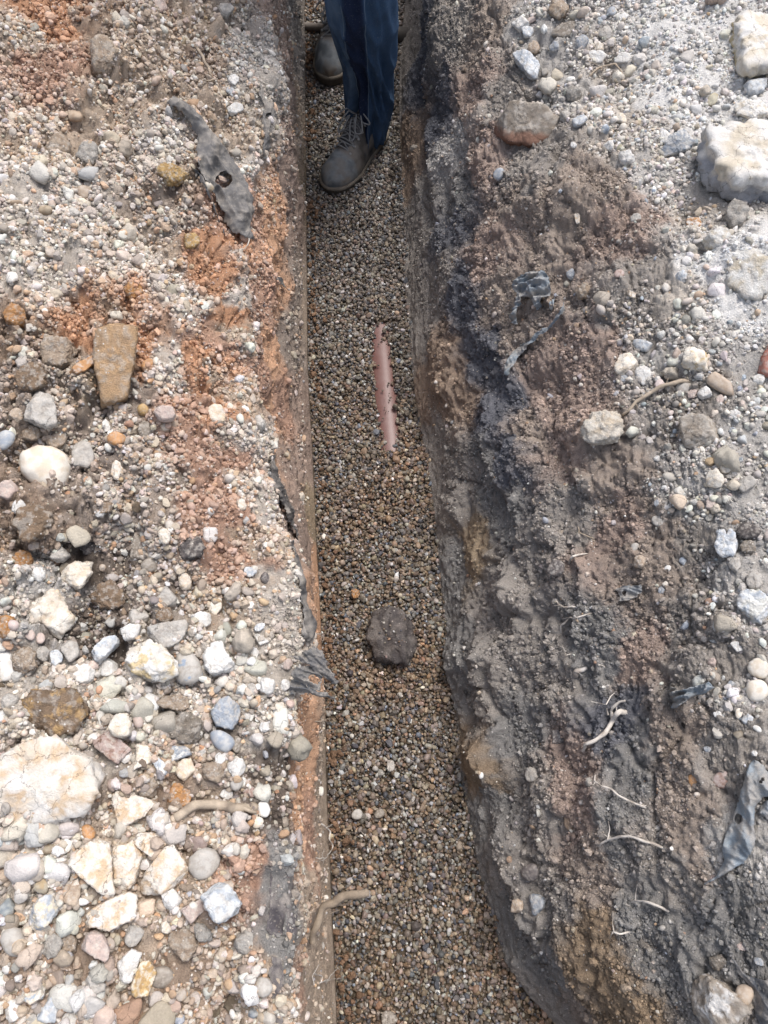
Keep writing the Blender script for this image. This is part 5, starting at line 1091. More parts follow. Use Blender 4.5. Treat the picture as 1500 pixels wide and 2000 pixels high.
sheet('pale grey membrane draped along the rim above the crumpled piece', [(556, 1040), (566, 1062), (578, 1100), (590, 1140), (592, 1180), (602, 1195), (612, 1222), (606, 1250), (590, 1262), (574, 1238), (578, 1200), (574, 1150), (566, 1100), (556, 1066)], .012, .006, 14, 80, MEMB2, seed=7, bulge=.006)
NUP = (.15, -.25, 1)
sheet('crumpled dark membrane hanging out over the trench edge, upper flap', [(560, 1282), (590, 1272), (606, 1262), (632, 1268), (640, 1300), (652, 1312), (664, 1330), (655, 1342), (640, 1330), (622, 1318), (604, 1300), (585, 1292)], .012, .007, 12, 40, (.115, .112, .112), plane=(578, 1290, NUP, .50), seed=8)
sheet('crumpled dark membrane hanging out over the trench edge, middle flap', [(566, 1310), (590, 1296), (618, 1302), (632, 1325), (626, 1350), (604, 1346), (580, 1332), (562, 1322)], .004, .006, 12, 20, (.13, .125, .12), holes=[(611, 1326, 4), (620, 1329, 3.4)], plane=(575, 1315, NUP, .50), seed=9)
sheet('crumpled dark membrane hanging out over the trench edge, lowest flap', [(568, 1326), (590, 1322), (618, 1342), (640, 1348), (656, 1362), (662, 1374), (640, 1364), (618, 1358), (596, 1356), (570, 1356), (562, 1345)], .004, .008, 14, 15, (.085, .09, .098), plane=(575, 1335, (.1, -.45, 1), .49), seed=10)
sheet('flat black membrane patch on the left rim beside the rootlet', [(536, 1618), (570, 1608), (580, 1640), (574, 1680), (580, 1730), (584, 1800), (588, 1830), (572, 1842), (556, 1828), (528, 1832), (516, 1820), (522, 1760), (524, 1700), (532, 1660)], -.001, .0025, 20, 80, (.085, .075, .08), seed=11, edge_down=.2)
sheet('black membrane patch on the left rim at the bottom edge', [(528, 1862), (548, 1868), (556, 1890), (556, 1960), (552, 2030), (520, 2030), (524, 1960), (520, 1900)], .001, .0025, 20, 80, (.09, .08, .085), seed=12)
# right bank
sheet('ragged blue-grey membrane scrap on the brown right slope', [(1004, 556), (1022, 540), (1050, 528), (1078, 536), (1088, 566), (1076, 584), (1058, 612), (1046, 612), (1042, 594), (1030, 588), (1024, 600), (1018, 640), (1002, 642), (998, 622), (1012, 596), (1014, 580), (1000, 570)], .014, 0.0144, 11, -25, BLUEG, seed=13, bulge=.006)
sheet('blue-grey membrane tail below the ragged scrap', [(1086, 576), (1090, 594), (1082, 614), (1068, 608), (1072, 588)], .010, .005, 9, 70, BLUEG, seed=14)
sheet('twisted blue-grey membrane ribbon pointing down to the trench', [(1104, 588), (1110, 600), (1098, 628), (1076, 652), (1052, 668), (1034, 690), (1014, 712), (998, 742), (982, 738), (984, 720), (1002, 690), (1024, 670), (1050, 650), (1076, 634), (1092, 610)], .012, 0.0080, 10, -48, BLUEG, seed=15)
sheet('small fibrous grey membrane scrap with roots on the right slope', [(1196, 1152), (1206, 1146), (1232, 1140), (1254, 1140), (1264, 1158), (1246, 1172), (1232, 1180), (1206, 1178), (1212, 1168)], .009, .006, 8, 5, (.17, .18, .19), holes=[(1222, 1160, 3)], seed=16)
sheet('crumpled blue-grey membrane scrap at the right below the pale stones', [(1304, 1348), (1316, 1340), (1338, 1350), (1362, 1334), (1392, 1330), (1404, 1344), (1388, 1358), (1364, 1362), (1348, 1374), (1322, 1390), (1308, 1388), (1318, 1368), (1306, 1360)], .013, 0.0144, 11, -20, BLUEG, seed=17, bulge=.006)
sheet('long blue-grey membrane strip running down the lower right bank', [(1464, 1484), (1476, 1478), (1500, 1500), (1520, 1520), (1520, 1560), (1492, 1562), (1480, 1580), (1478, 1620), (1480, 1650), (1462, 1682), (1436, 1700), (1410, 1716), (1376, 1732), (1372, 1724), (1398, 1704), (1412, 1680), (1406, 1648), (1422, 1612), (1438, 1568), (1448, 1530)], .013, .006, 24, 70, BLUEG, holes=[(1443, 1600, 4), (1492, 1524, 4)], seed=18, bulge=.01)
sheet('second blue-grey membrane flap at the right edge of the frame', [(1480, 1572), (1500, 1556), (1530, 1556), (1530, 1610), (1498, 1606), (1480, 1590)], .012, .006, 16, 60, (.2, .215, .23), seed=19)
sheet('dark membrane strip in the bottom right corner', [(1424, 1866), (1440, 1870), (1462, 1900), (1490, 1908), (1530, 1900), (1530, 2020), (1490, 2020), (1470, 1980), (1466, 1930), (1440, 1905)], .010, .005, 24, 50, (.08, .085, .095), seed=20)
# ------------------------------------------------------------------ roots and twigs
def tube(paths, radii, sides=7, seed=0, knob=.25):
    """paths: list of (n,3); radii: list of (r0, r1)"""
    VV, FF = [], []; base = 0; rng = np.random.default_rng(seed)
    for P, (r0, r1) in zip(paths, radii):
        P = np.asarray(P, float)
        t = np.linspace(0, 1, len(P)); m = max(10, len(P) * 6); tt = np.linspace(0, 1, m)
        C = np.stack([np.interp(tt, t, P[:, k]) for k in range(3)], 1)
        for _ in range(2): C[1:-1] = .25 * C[:-2] + .5 * C[1:-1] + .25 * C[2:]
        C += np.stack([noise(C + k * 3.3, .03, seed + k) for k in range(3)], 1) * min(.006, 2 * r0)
        T = unit(np.gradient(C, axis=0)); a = unit(np.cross(T, np.array([.31, .22, .92]))); b = np.cross(T, a)
        r = (r0 + (r1 - r0) * tt) * (1 + knob * noise(C, max(.012, r0 * 3), seed + 7))
        th = np.arange(sides) / sides * 2 * np.pi
        R = C[:, None] + r[:, None, None] * (np.cos(th)[None, :, None] * a[:, None] + np.sin(th)[None, :, None] * b[:, None])
        V = np.concatenate([R.reshape(-1, 3), C[:1] - T[:1] * r0 * .5, C[-1:] + T[-1:] * r1 * .5])
        I = np.arange(m * sides).reshape(m, sides); J = np.roll(I, -1, 1)
        Q = np.stack([I[:-1], J[:-1], J[1:], I[1:]], -1).reshape(-1, 4)
        tri = np.concatenate([Q[:, [0, 1, 2]], Q[:, [0, 2, 3]], np.stack([J[0], I[0], np.full(sides, m * sides)], 1), np.stack([I[-1], J[-1], np.full(sides, m * sides + 1)], 1)])
        VV.append(V); FF.append(tri + base); base += len(V)
    return np.concatenate(VV), np.concatenate(FF)
def lifted(pts, lift):
    o = []
    for i, p in enumerate(pts):
        if len(p) == 3: o.append(at_y(p[0], p[1], p[2])); continue
        P, n, _ = hit(*p[:2]); ns = smooth_n(P)
        l = lift[i] if isinstance(lift, (list, tuple)) else lift
        o.append(P + ns * l)
    return o
PALE, BARK, TANR = (.55, .50, .44), (.27, .215, .16), (.38, .31, .235)
def root(label, main, r, branches=(), col=PALE, lift=.005, name='root', cat='root', seed=0):
    paths = [lifted(main, [-.002 if i in (0, len(main) - 1) else lift * 1.6 for i in range(len(main))])]; rr = [r]
    rg = np.random.default_rng(seed + 500); m0 = np.array(main, float)
    for _ in range(3 if len(main) > 4 else 1):                  # hair roots
        i = int(rg.integers(1, len(main) - 1)); a_ = m0[i]; v = rg.normal(size=2) * 7
        branches = list(branches) + [([tuple(a_), tuple(a_ + v), tuple(a_ + v * 1.6 + rg.normal(size=2) * 4)], (.0008, .0005))]
    for b, br in branches: paths.append(lifted(b, lift * 1.5)); rr.append((br[0], br[1] * .6))
    V, F = tube(paths, rr, 7, seed)
    c = np.array(col) * (1 + .2 * noise(V, .02, seed))[:, None]
    g = sstep(.05, .5, noise(V, .018, seed + 3))[:, None] * .65; c = c * (1 - g) + np.array((.21, .165, .125)) * g
    return tag(add_mesh(name, V, F, M_ROOT, c), label, cat)
root('thick bent tan root lying across the lower left stones', [(342, 1594), (372, 1578), (400, 1568), (440, 1570), (468, 1578), (498, 1580)], (.0065, .0075), [([(468, 1578), (482, 1588), (498, 1592)], (.004, .003))], TANR, .010, seed=1)
root('thin pale root hanging on the upper left bank', [(366, 86), (384, 102), (398, 128), (408, 152), (416, 166)], (.0035, .0025), [([(416, 166), (400, 165)], (.002, .001))], TANR, .007, seed=2)
root('fine pale rootlet at the foot of the torn grey membrane', [(478, 458), (474, 472), (468, 490), (462, 498)], (.0014, .001), (), PALE, .012, seed=3)
zc = hit(612, 1826)[0]
Pm = [at_z(611, 1842, .30), at_z(614, 1815, .31), at_z(622, 1790, .315), at_z(640, 1768, .32), at_z(664, 1756, .33), at_z(690, 1748, .335), at_z(716, 1740, .34)]
Pb = [[at_z(640, 1768, .32), at_z(655, 1770, .30), at_z(672, 1772, .29), at_z(684, 1760, .29)], [at_z(622, 1795, .31), at_z(640, 1785, .29), at_z(664, 1780, .28)], [at_z(614, 1830, .30), at_z(628, 1802, .28), at_z(640, 1796, .27)], [at_z(612, 1820, .31), at_z(600, 1808, .31), at_z(588, 1806, .33)]]
V, F = tube([Pm] + Pb, [(.0055, .0075), (.002, .0012), (.0016, .0009), (.0016, .001), (.0012, .0007)], 8, 4)
tag(add_mesh('root', V, F, M_ROOT, np.array(BARK) * (1 + .25 * noise(V, .02, 4))[:, None]), 'thick broken brown root sticking out over the trench from the left wall', 'root')
root('white wriggling rootlet on the lower left trench wall', [(626, 1608), (636, 1622), (634, 1640), (640, 1652), (634, 1668), (624, 1680), (612, 1674)], (.0018, .001), [([(628, 1618), (642, 1612), (652, 1611)], (.001, .0007))], PALE, .006, seed=5)
root('fine root tangle on the left wall near the bottom edge', [(612, 1900), (620, 1908), (616, 1920), (632, 1912), (650, 1890), (665, 1894)], (.0012, .0008), [([(614, 1920), (640, 1914), (662, 1908)], (.001, .0006)), ([(604, 1925), (600, 1905), (612, 1885)], (.001, .0006))], PALE, .006, seed=6)
root('fine rootlet on the left wall below the hanging membrane', [(604, 1408), (622, 1410), (636, 1404), (648, 1402)], (.0012, .0008), (), TANR, .005, seed=7)
root('fine rootlet on the left wall across the yellow streak', [(606, 1482), (622, 1488), (640, 1490), (656, 1484)], (.001, .0007), (), TANR, .005, seed=8)
root('curled white rootlet on the orange wall above the hanging membrane', [(610, 1240), (618, 1238), (624, 1244), (622, 1252), (628, 1248)], (.0012, .0008), (), PALE, .006, seed=9)
root('long pale root running up from the jutting pale clod', [(1216, 812), (1240, 792), (1268, 776), (1300, 758), (1330, 748), (1346, 742)], (.003, .0045), [([(1244, 794), (1248, 804)], (.001, .0007))], TANR, .009, seed=10)
root('short white rootlet in the right slope above the forked ones', [(1110, 1100), (1122, 1092), (1134, 1086), (1146, 1080)], (.0024, .0012), (), PALE, .007, seed=11)
root('thin rootlet above the short white one', [(1128, 1028), (1138, 1044), (1152, 1048), (1162, 1052)], (.0012, .0008), (), TANR, .006, seed=12)
root('upper of two white rootlets side by side on the dark slope', [(1084, 1172), (1098, 1182), (1108, 1188), (1124, 1186), (1142, 1192)], (.0012, .0018), (), PALE, .007, seed=13)
root('lower of two white rootlets side by side on the dark slope', [(1094, 1234), (1104, 1222), (1116, 1208), (1136, 1206), (1158, 1198)], (.002, .0012), (), PALE, .007, seed=14)
root('faint rootlet beneath the two white rootlets', [(1100, 1284), (1112, 1280), (1122, 1276)], (.001, .0007), (), PALE, .006, seed=15)
root('stubby white root end poking out of the dark slope', [(1120, 1318), (1130, 1312), (1146, 1304)], (.0055, .004), (), (.5, .47, .44), .009, seed=16)
root('tiny rootlet right of the stubby white root end', [(1166, 1298), (1176, 1300), (1184, 1304)], (.0012, .0008), (), PALE, .006, seed=17)
root('thick forked white root on the lower right slope', [(1140, 1468), (1156, 1456), (1172, 1444), (1190, 1432), (1200, 1412), (1210, 1398), (1226, 1390)], (.0028, .0052), [([(1199, 1412), (1202, 1392), (1212, 1372), (1228, 1368)], (.0032, .0026)), ([(1194, 1398), (1192, 1384)], (.0018, .0012)), ([(1190, 1376), (1198, 1362), (1208, 1356)], (.0012, .0008)), ([(1164, 1372), (1180, 1374), (1188, 1376)], (.0012, .0008))], PALE, .010, seed=18)
root('long white rootlet running down right below the forked root', [(1162, 1514), (1170, 1526), (1180, 1536), (1200, 1540), (1214, 1554), (1234, 1566), (1250, 1572), (1262, 1578)], (.0014, .0022), [([(1250, 1572), (1264, 1576), (1268, 1572)], (.001, .0007))], PALE, .008, seed=19)
root('arched white root on the dark lower right slope', [(1170, 1654), (1184, 1644), (1200, 1636), (1220, 1632), (1236, 1630), (1258, 1640), (1280, 1646), (1298, 1658)], (.0016, .0024), [([(1196, 1638), (1200, 1618), (1196, 1604)], (.0012, .0008)), ([(1236, 1630), (1242, 1628)], (.0012, .0008))], PALE, .009, seed=20)
root('short white root near the foot of the right slope', [(1232, 1764), (1248, 1758), (1264, 1758), (1284, 1766), (1304, 1778)], (.0012, .0022), [([(1232, 1764), (1240, 1770)], (.001, .0006))], PALE, .009, seed=21)
root('small forked rootlet above the ochre streak at the bottom right', [(1196, 1820), (1208, 1816), (1222, 1822), (1232, 1820)], (.0012, .0016), [([(1206, 1818), (1200, 1830)], (.001, .0006))], PALE, .007, seed=22)
root('tan dry stem curving over the rubble at the top right', [(1150, 150), (1172, 140), (1200, 134), (1212, 146), (1220, 166)], (.002, .0018), (), TANR, .008, seed=23)
# ------------------------------------------------------------------ pipes
def cylinder(A, B, r, sides=48, seg=60, cap=True, wob=0, r_fun=None):
    A, B = np.array(A, float), np.array(B, float); T = unit((B - A)[None])[0]; a = unit(np.cross(T, [0, 0, 1.])[None])[0]; b = np.cross(a, T)
    t = np.linspace(0, 1, seg); th = np.arange(sides) / sides * 2 * np.pi
    rr = np.array([r if r_fun is None else r_fun(x) for x in t])
    R = (A + (B - A) * t[:, None])[:, None] + rr[:, None, None] * (np.cos(th)[None, :, None] * a + np.sin(th)[None, :, None] * b)
    V = R.reshape(-1, 3); I = np.arange(seg * sides).reshape(seg, sides); J = np.roll(I, -1, 1)
    Q = np.stack([I[:-1], J[:-1], J[1:], I[1:]], -1).reshape(-1, 4); F = np.concatenate([Q[:, [0, 1, 2]], Q[:, [0, 2, 3]]])
    V = np.concatenate([V, [A, B]]); n = seg * sides
    F = np.concatenate([F, np.stack([J[0], I[0], np.full(sides, n)], 1), np.stack([I[-1], J[-1], np.full(sides, n + 1)], 1)])
    if wob: V = V + unit(V - V.mean(0)) * (noise(V, .05, 3) * wob)[:, None]
    return V, F
off = np.array([0, 0, -.055 - .004])
V, F = cylinder(PIPE_A - PIPE_U * 1.0 + off, PIPE_B + PIPE_U * 1.4 + off, .055, 96, 20)
tag(add_mesh('drain_pipe', V, F, M_PIPE), 'terracotta drain pipe showing as a narrow sliver through the trench gravel', 'pipe')
A, B = at_z(588, 50, .012), at_z(812, 72, .016)
V, F = cylinder(A, B, .013, 24, 60, wob=.0035, r_fun=lambda x: .0115 + .013 * sstep(.55, .85, np.array([x]))[0])
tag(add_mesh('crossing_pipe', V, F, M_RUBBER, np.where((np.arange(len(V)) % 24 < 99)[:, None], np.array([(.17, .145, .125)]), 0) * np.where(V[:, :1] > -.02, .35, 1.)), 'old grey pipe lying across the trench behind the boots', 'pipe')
# ------------------------------------------------------------------ the person standing in the trench
person = empty('person', tuple(at_z(700, 300, 0)), 'person in dark blue work trousers and dusty boots standing in the trench', 'person')
def loft(rings, close=True):
    rings = np.array(rings); m, s = rings.shape[:2]; V = rings.reshape(-1, 3)
    I = np.arange(m * s).reshape(m, s); J = np.roll(I, -1, 1)
    Q = np.stack([I[:-1], J[:-1], J[1:], I[1:]], -1).reshape(-1, 4); F = np.concatenate([Q[:, [0, 1, 2]], Q[:, [0, 2, 3]]])
    if close:
        V = np.concatenate([V, rings[:1].mean(1), rings[-1:].mean(1)]); n = m * s
        F = np.concatenate([F, np.stack([J[0], I[0], np.full(s, n)], 1), np.stack([I[-1], J[-1], np.full(s, n + 1)], 1)])
    return V, F
def curve_tube(P, r, sides=8, seed=0): return tube([P], [(r, r)], sides, seed, .05)
HIPZ = .93
HIP = np.array([-.09, 2.16, HIPZ])
# trouser legs: rings from the cuff up; the front leg follows the outline seen in the photo
front = [(717, 264, 36, 1.925), (719, 238, 39, 1.925), (721, 205, 45, 1.922), (722, 170, 48, 1.915), (722, 135, 51, 1.905), (718, 100, 57, 1.89), (713, 65, 64, 1.87), (708, 30, 69, 1.85), (704, -10, 71, 1.83), (702, -50, 72, 1.82)]
ctr, rad = [], []
for px, py, hw, Y in front:
    P = at_y(px, py, Y); dep = (P - np.array([0, 0, CAM_Z])) @ Fv; ctr.append(P); rad.append(hw * dep / FPX)
hipF = HIP + np.array([.09, -.02, 0])
for t in (.25, .5, .75, 1.0):
    ctr.append(ctr[9] * (1 - t) + hipF * t); rad.append(rad[9] * (1 - t) + .098 * t)
def resample(C, R, n):
    C = np.array(C); R = np.array(R); s = np.concatenate([[0], np.cumsum(np.linalg.norm(np.diff(C, axis=0), axis=1))]); t = np.linspace(0, s[-1], n)
    Cn = np.stack([np.interp(t, s, C[:, k]) for k in range(3)], 1); Rn = np.interp(t, s, R)
    for _ in range(4): Cn[1:-1] = .25 * Cn[:-2] + .5 * Cn[1:-1] + .25 * Cn[2:]; Rn[1:-1] = .25 * Rn[:-2] + .5 * Rn[1:-1] + .25 * Rn[2:]
    return Cn, Rn, t
NAVY, NAVYD, DUSTB = np.array((.042, .078, .138)), np.array((.013, .021, .048)), np.array((.125, .175, .235))
def trouser(C, R, seed, panels):
    C, R, s = resample(C, R, 190); m, k = len(C), 110
    th = np.arange(k) / k * 2 * np.pi                       # 0 = +X, -pi/2 = towards the camera
    x = np.cos(th)[None]; yv_ = np.sin(th)[None]
    base = C[:, None] + R[:, None, None] * (x[..., None] * np.array([1, 0, 0]) + .92 * yv_[..., None] * np.array([0, 1, 0]))
    q = np.stack([np.cos(th)[None] * .1 + 0 * s[:, None], np.sin(th)[None] * .1 + 0 * s[:, None], s[:, None] * .42 + 0 * th[None]], 2).reshape(-1, 3)
    f = .019 * (1 - np.abs(noise(q + np.stack([0 * q[:, 0], 0 * q[:, 0], q[:, 0] * .9], 1), .055, seed)) * 2.4) + .006 * noise(q, .03, seed + 3) + .010 * noise(q * np.array([1, 1, .25]), .06, seed + 5) - .006 * np.abs(noise(q + q[:, [2, 0, 1]] * .5, .04, seed + 6))
    low = np.exp(-((s - .09) / .10) ** 2) * 1.4; f = (f.reshape(m, k) - .004) * (.95 + .9 * low[:, None]) * (1 - .8 * x ** 2) - .001
    # vertical creases from the shaped panels
    dth = (th + np.pi / 2 + np.pi) % (2 * np.pi) - np.pi    # 0 at the camera side
    cr = -.012 * np.exp(-((dth + .06) / .22) ** 2)
    f = f + cr[None] * sstep(.02, .15, s)[:, None]
    nrm = x[..., None] * np.array([1, 0, 0]) + yv_[..., None] * np.array([0, 1, 0])
    V, F = loft(base + nrm * f[..., None], False)
    c = np.tile(NAVY, (m, k, 1))
    if panels:
        a0, a1 = -.52, .02                                  # dark middle panel between two seams
        wv = .08 * np.sin(s * 9)[:, None]
        w = sstep(a0 - .03, a0 + .03, dth[None] + wv) * (1 - sstep(a1 - .03, a1 + .03, dth[None] + wv))
        c = c * (1 - w[..., None]) + NAVYD * w[..., None]
        l_ = (1 - sstep(a0 - .06, a0, dth[None] + wv)) * sstep(-1.5, -1.1, dth[None])
        knee = np.exp(-((s - .34) / .14) ** 2)[:, None]
        dn = np.clip(.55 + 1.2 * fbm(q, .05, 4, seed + 11).reshape(m, k), 0, 1)
        z = (l_ * (.35 + .5 * knee) * dn)[..., None]; c = c * (1 - z) + DUSTB * z
    return V, F, c.reshape(-1, 3), C, R, s, base + nrm * (f + .0012)[..., None], dth
V, F, c, Cf, Rf, sf, shell, dth = trouser(ctr, rad, 3, True)
trs = add_mesh('trousers', V, F, M_DENIM, c, person)
md = trs.modifiers.new('thick', 'SOLIDIFY'); md.thickness = .002; md.offset = -1
# pale stitched seams along the panels
for a_, lab in ((-.54, 0), (.05, 1)):
    P = []
    for i in range(2, 150, 4):
        aa = a_ - .08 * math.sin(sf[i] * 9); j = int(np.argmin(np.abs(dth - aa))); P.append(shell[i, j])
    P = np.array(P)
    for _ in range(3): P[1:-1] = .25 * P[:-2] + .5 * P[1:-1] + .25 * P[2:]
    P[:, 1] -= .002
    V, F = curve_tube(np.array(P), .0010, 6, lab + 30)
    add_mesh('seam', V, F, M_LACE, np.tile((.13, .17, .22), (len(V), 1)), trs)
# back leg
ank = at_z(672, 30, .10) + np.array([0, .03, 0])
ctr2 = [np.array([-.135, 2.43, .13]), np.array([-.132, 2.425, .17]), np.array([-.125, 2.40, .30]), np.array([-.12, 2.36, .46]), np.array([-.125, 2.30, .62]), HIP + np.array([-.075, .06, -.12]), HIP + np.array([-.07, .02, 0])]
V, F, c, *_ = trouser(ctr2, [.068, .07, .078, .085, .09, .098, .1], 9, False)
tr2 = add_mesh('trousers', V, F, M_DENIM, c, person); md = tr2.modifiers.new('thick', 'SOLIDIFY'); md.thickness = .002; md.offset = -1

# boots, built along +x (toe) and then turned into place
def boot(origin, ang, side, toe_lift=0, seed=0):
    """origin = heel on the gravel, ang = direction of the toe"""
    ca, sa = math.cos(ang), math.sin(ang)
    def put(V): V = np.asarray(V, float); return np.stack([V[:, 0] * ca - V[:, 1] * sa, V[:, 0] * sa + V[:, 1] * ca, V[:, 2] + np.clip(V[:, 0] - .1, 0, 1) * toe_lift], 1) + origin
    L_ = .295
    xs = np.concatenate([np.linspace(0, .03, 8), np.linspace(.036, .25, 40), .295 - .045 * (1 - np.linspace(0, 1, 16) ** 1) ** 2 * 1.0])
    xs = np.unique(np.round(xs, 5))
    hw = np.interp(xs, [0, .008, .03, .08, .13, .19, .225, .255, .275, .288, .295], [.006, .022, .033, .035, .036, .047, .050, .047, .038, .022, .004])
    cy = np.interp(xs, [0, .1, .2, .295], [0, .004 * side, .006 * side, -.004 * side])
    top = np.interp(xs, [0, .01, .03, .085, .11, .15, .19, .215, .24, .262, .280, .290, .295], [.075, .105, .118, .122, .120, .106, .090, .080, .069, .057, .040, .023, .012])
    for _ in range(2): hw[1:-1] = .25 * hw[:-2] + .5 * hw[1:-1] + .25 * hw[2:]; top[1:-1] = .25 * top[:-2] + .5 * top[1:-1] + .25 * top[2:]
    k = 40; rings = []
    for x_, h_, c_, t_ in zip(xs, hw, cy, top):
        r = []
        for j in range(k):
            a = j / k * 2 * np.pi; cs, sn = math.cos(a), math.sin(a); e = .72
            yy = h_ * np.sign(cs) * abs(cs) ** e * (1 - .30 * max(0, sn) ** 2 * (1 if x_ < .2 else .55))
            zz = .026 + (t_) * abs(sn) ** .85 if sn > 0 else .026 - .004 * abs(sn)
            r.append((x_, c_ + yy, zz))
        rings.append(r)
    rings = np.array(rings)
    V, F = loft(rings)
    q = V; V = V + np.stack([0 * q[:, 0], noise(q, .03, seed) * .003, noise(q + 5, .025, seed + 1) * .003 * (q[:, 2] > .03)], 1)
    ATAN, ADK, ASTEEL = np.array((.20, .175, .15)), np.array((.05, .053, .06)), np.array((.21, .23, .24))
    toe = sstep(.219, .227, V[:, 0] + .010 * np.abs(V[:, 1]) / .05)
    dust = np.clip(.5 + 1.5 * fbm(V, .05, 5, seed + 2, .6) * .7, 0, 1)
    c = ATAN * (1 - toe)[:, None] + ASTEEL * toe[:, None]
    dk = (1 - toe) * sstep(.07, .085, V[:, 0]) * (1 - sstep(.175, .19, V[:, 0] + V[:, 2] * .2)) * (1 - sstep(.066, .074, V[:, 2])) * (np.abs(V[:, 1]) > .012)
    c = c * (1 - dk)[:, None] + ADK * dk[:, None]
    lowb = sstep(.062, .03, V[:, 2])
    c = c * (.50 + .75 * dust)[:, None]; c = c * (1 - .35 * dust[:, None]) + np.array((.29, .28, .26)) * .35 * dust[:, None]
    z = (np.clip(lowb * .8 + .5 * sstep(.55, 1, dust), 0, 1) * dust)[:, None]; c = c * (1 - z) + np.array((.17, .135, .10)) * z
    bo = add_mesh('boot', put(V), F, M_SUEDE, c, person)
    # shaft and collar
    rs = []
    for z_, rx, ry, cx in ((.055, .050, .032, .060), (.085, .052, .036, .060), (.11, .054, .038, .060), (.135, .053, .040, .058), (.16, .054, .042, .056), (.172, .056, .044, .055), (.174, .052, .040, .055), (.165, .046, .035, .055), (.14, .044, .033, .056)):
        a = np.arange(36) / 36 * 2 * np.pi; rs.append(np.stack([cx + rx * np.cos(a), ry * np.sin(a), z_ + 0 * a], 1))
    V, F = loft(rs); V = V + np.stack([noise(V, .03, seed + 4), noise(V, .03, seed + 5), 0 * V[:, 0]], 1) * .003
    cc = np.where((V[:, 2] > .158)[:, None], np.array((.33, .20, .12)), ATAN * .95)
    add_mesh('collar', put(V), F, M_SUEDE, cc, bo)
    # sole and welt
    def outline(grow):
        up = np.stack([xs, cy + hw + grow], 1); dn = np.stack([xs, cy - hw - grow], 1)[::-1]
        o = np.concatenate([up, dn]); o[:, 0] = np.clip(o[:, 0], None, 9); o[:, 0] += grow * np.sign(o[:, 0] - .15) * np.clip(np.abs(o[:, 0] - .15) / .14, 0, 1) ** 3; return o
    rs = [np.column_stack([outline(g), np.full(len(xs) * 2, z_)]) for g, z_ in ((-.004, -.004), (.001, -.002), (.003, .004), (.003, .020), (.0045, .023), (.0045, .028), (.001, .031))]
    V, F = loft(rs)
    add_mesh('sole', put(V), F, M_RUBBER, np.where((V[:, 2] > .0215)[:, None], np.array((.16, .135, .105)), np.array((.075, .062, .05))), bo)
    # tongue
    rs = []
    for x_, z_, w_ in ((.208, .098, .020), (.18, .116, .022), (.152, .132, .024), (.125, .148, .026), (.108, .168, .027), (.100, .188, .028)):
        rs.append([(x_, w_ * math.cos(a), z_ + .007 * math.sin(a) + .004) for a in np.arange(20) / 20 * 2 * np.pi])
    V, F = loft(rs); add_mesh('tongue', put(V), F, M_SUEDE, np.tile((.10, .095, .095), (len(V), 1)), bo)
    # laces, criss-cross with a bow
    rng = np.random.default_rng(seed); steps = [(.212, .108, .027), (.192, .119, .029), (.172, .130, .030), (.152, .140, .030), (.134, .150, .031)]
    paths = []
    for i in range(len(steps)):
        x_, z_, w_ = steps[i]; paths.append([(x_, -w_, z_ - .012), (x_, -w_ * .5, z_ + .002), (x_, 0, z_ + .006), (x_, w_ * .5, z_ + .002), (x_, w_, z_ - .012)])
        if i + 1 < len(steps):
            x2, z2, w2 = steps[i + 1]
            for sg in (1, -1): paths.append([(x_, -w_ * sg, z_ - .010), ((x_ + x2) / 2, 0, (z_ + z2) / 2 + .010), (x2, w2 * sg, z2 - .010)])
    k0 = np.array([.134, 0, .166])
    for dx, dy, dz in ((.045, .050, -.012), (.040, -.052, -.010), (.020, .060, .004), (.060, .030, -.030), (.055, -.030, -.026)):
        paths.append([k0, k0 + np.array([dx * .4, dy * .5, .020]), k0 + np.array([dx, dy, dz]), k0 + np.array([dx * 1.2, dy * .6, dz - .004]), k0 + np.array([dx * .5, dy * .15, .004])])
    V, F = tube([put(np.array(p)) for p in paths], [(.0021, .0021)] * len(paths), 7, seed, .05)
    add_mesh('lace', V, F, M_LACE, np.tile((.24, .235, .225), (len(V), 1)), bo)
    # eyelets
    Vs, Fs, b_ = [], [], 0
    for x_, z_, w_ in steps:
        for sg in (1, -1):
            D, Fi = ICO[2]; Vs.append(D * .0042 + np.array([x_, sg * w_, z_ - .010])); Fs.append(Fi + b_); b_ += len(D)
    V = np.concatenate(Vs); add_mesh('eyelets', put(V), np.concatenate(Fs), M_COBBLE, np.tile((.3, .29, .27), (len(V), 1)), bo)
    return bo
toe = at_z(641, 380, -.012); dirn = unit(np.array([[-.55, -.835, 0]]))[0]
boot(toe - dirn * .295, math.atan2(dirn[1], dirn[0]), 1, 0, 60)
toe2 = at_z(641, 170, -.002); d2 = unit(np.array([[-.14, -1., 0]]))[0]
boot(toe2 - d2 * .295, math.atan2(d2[1], d2[0]), -1, .03, 80)

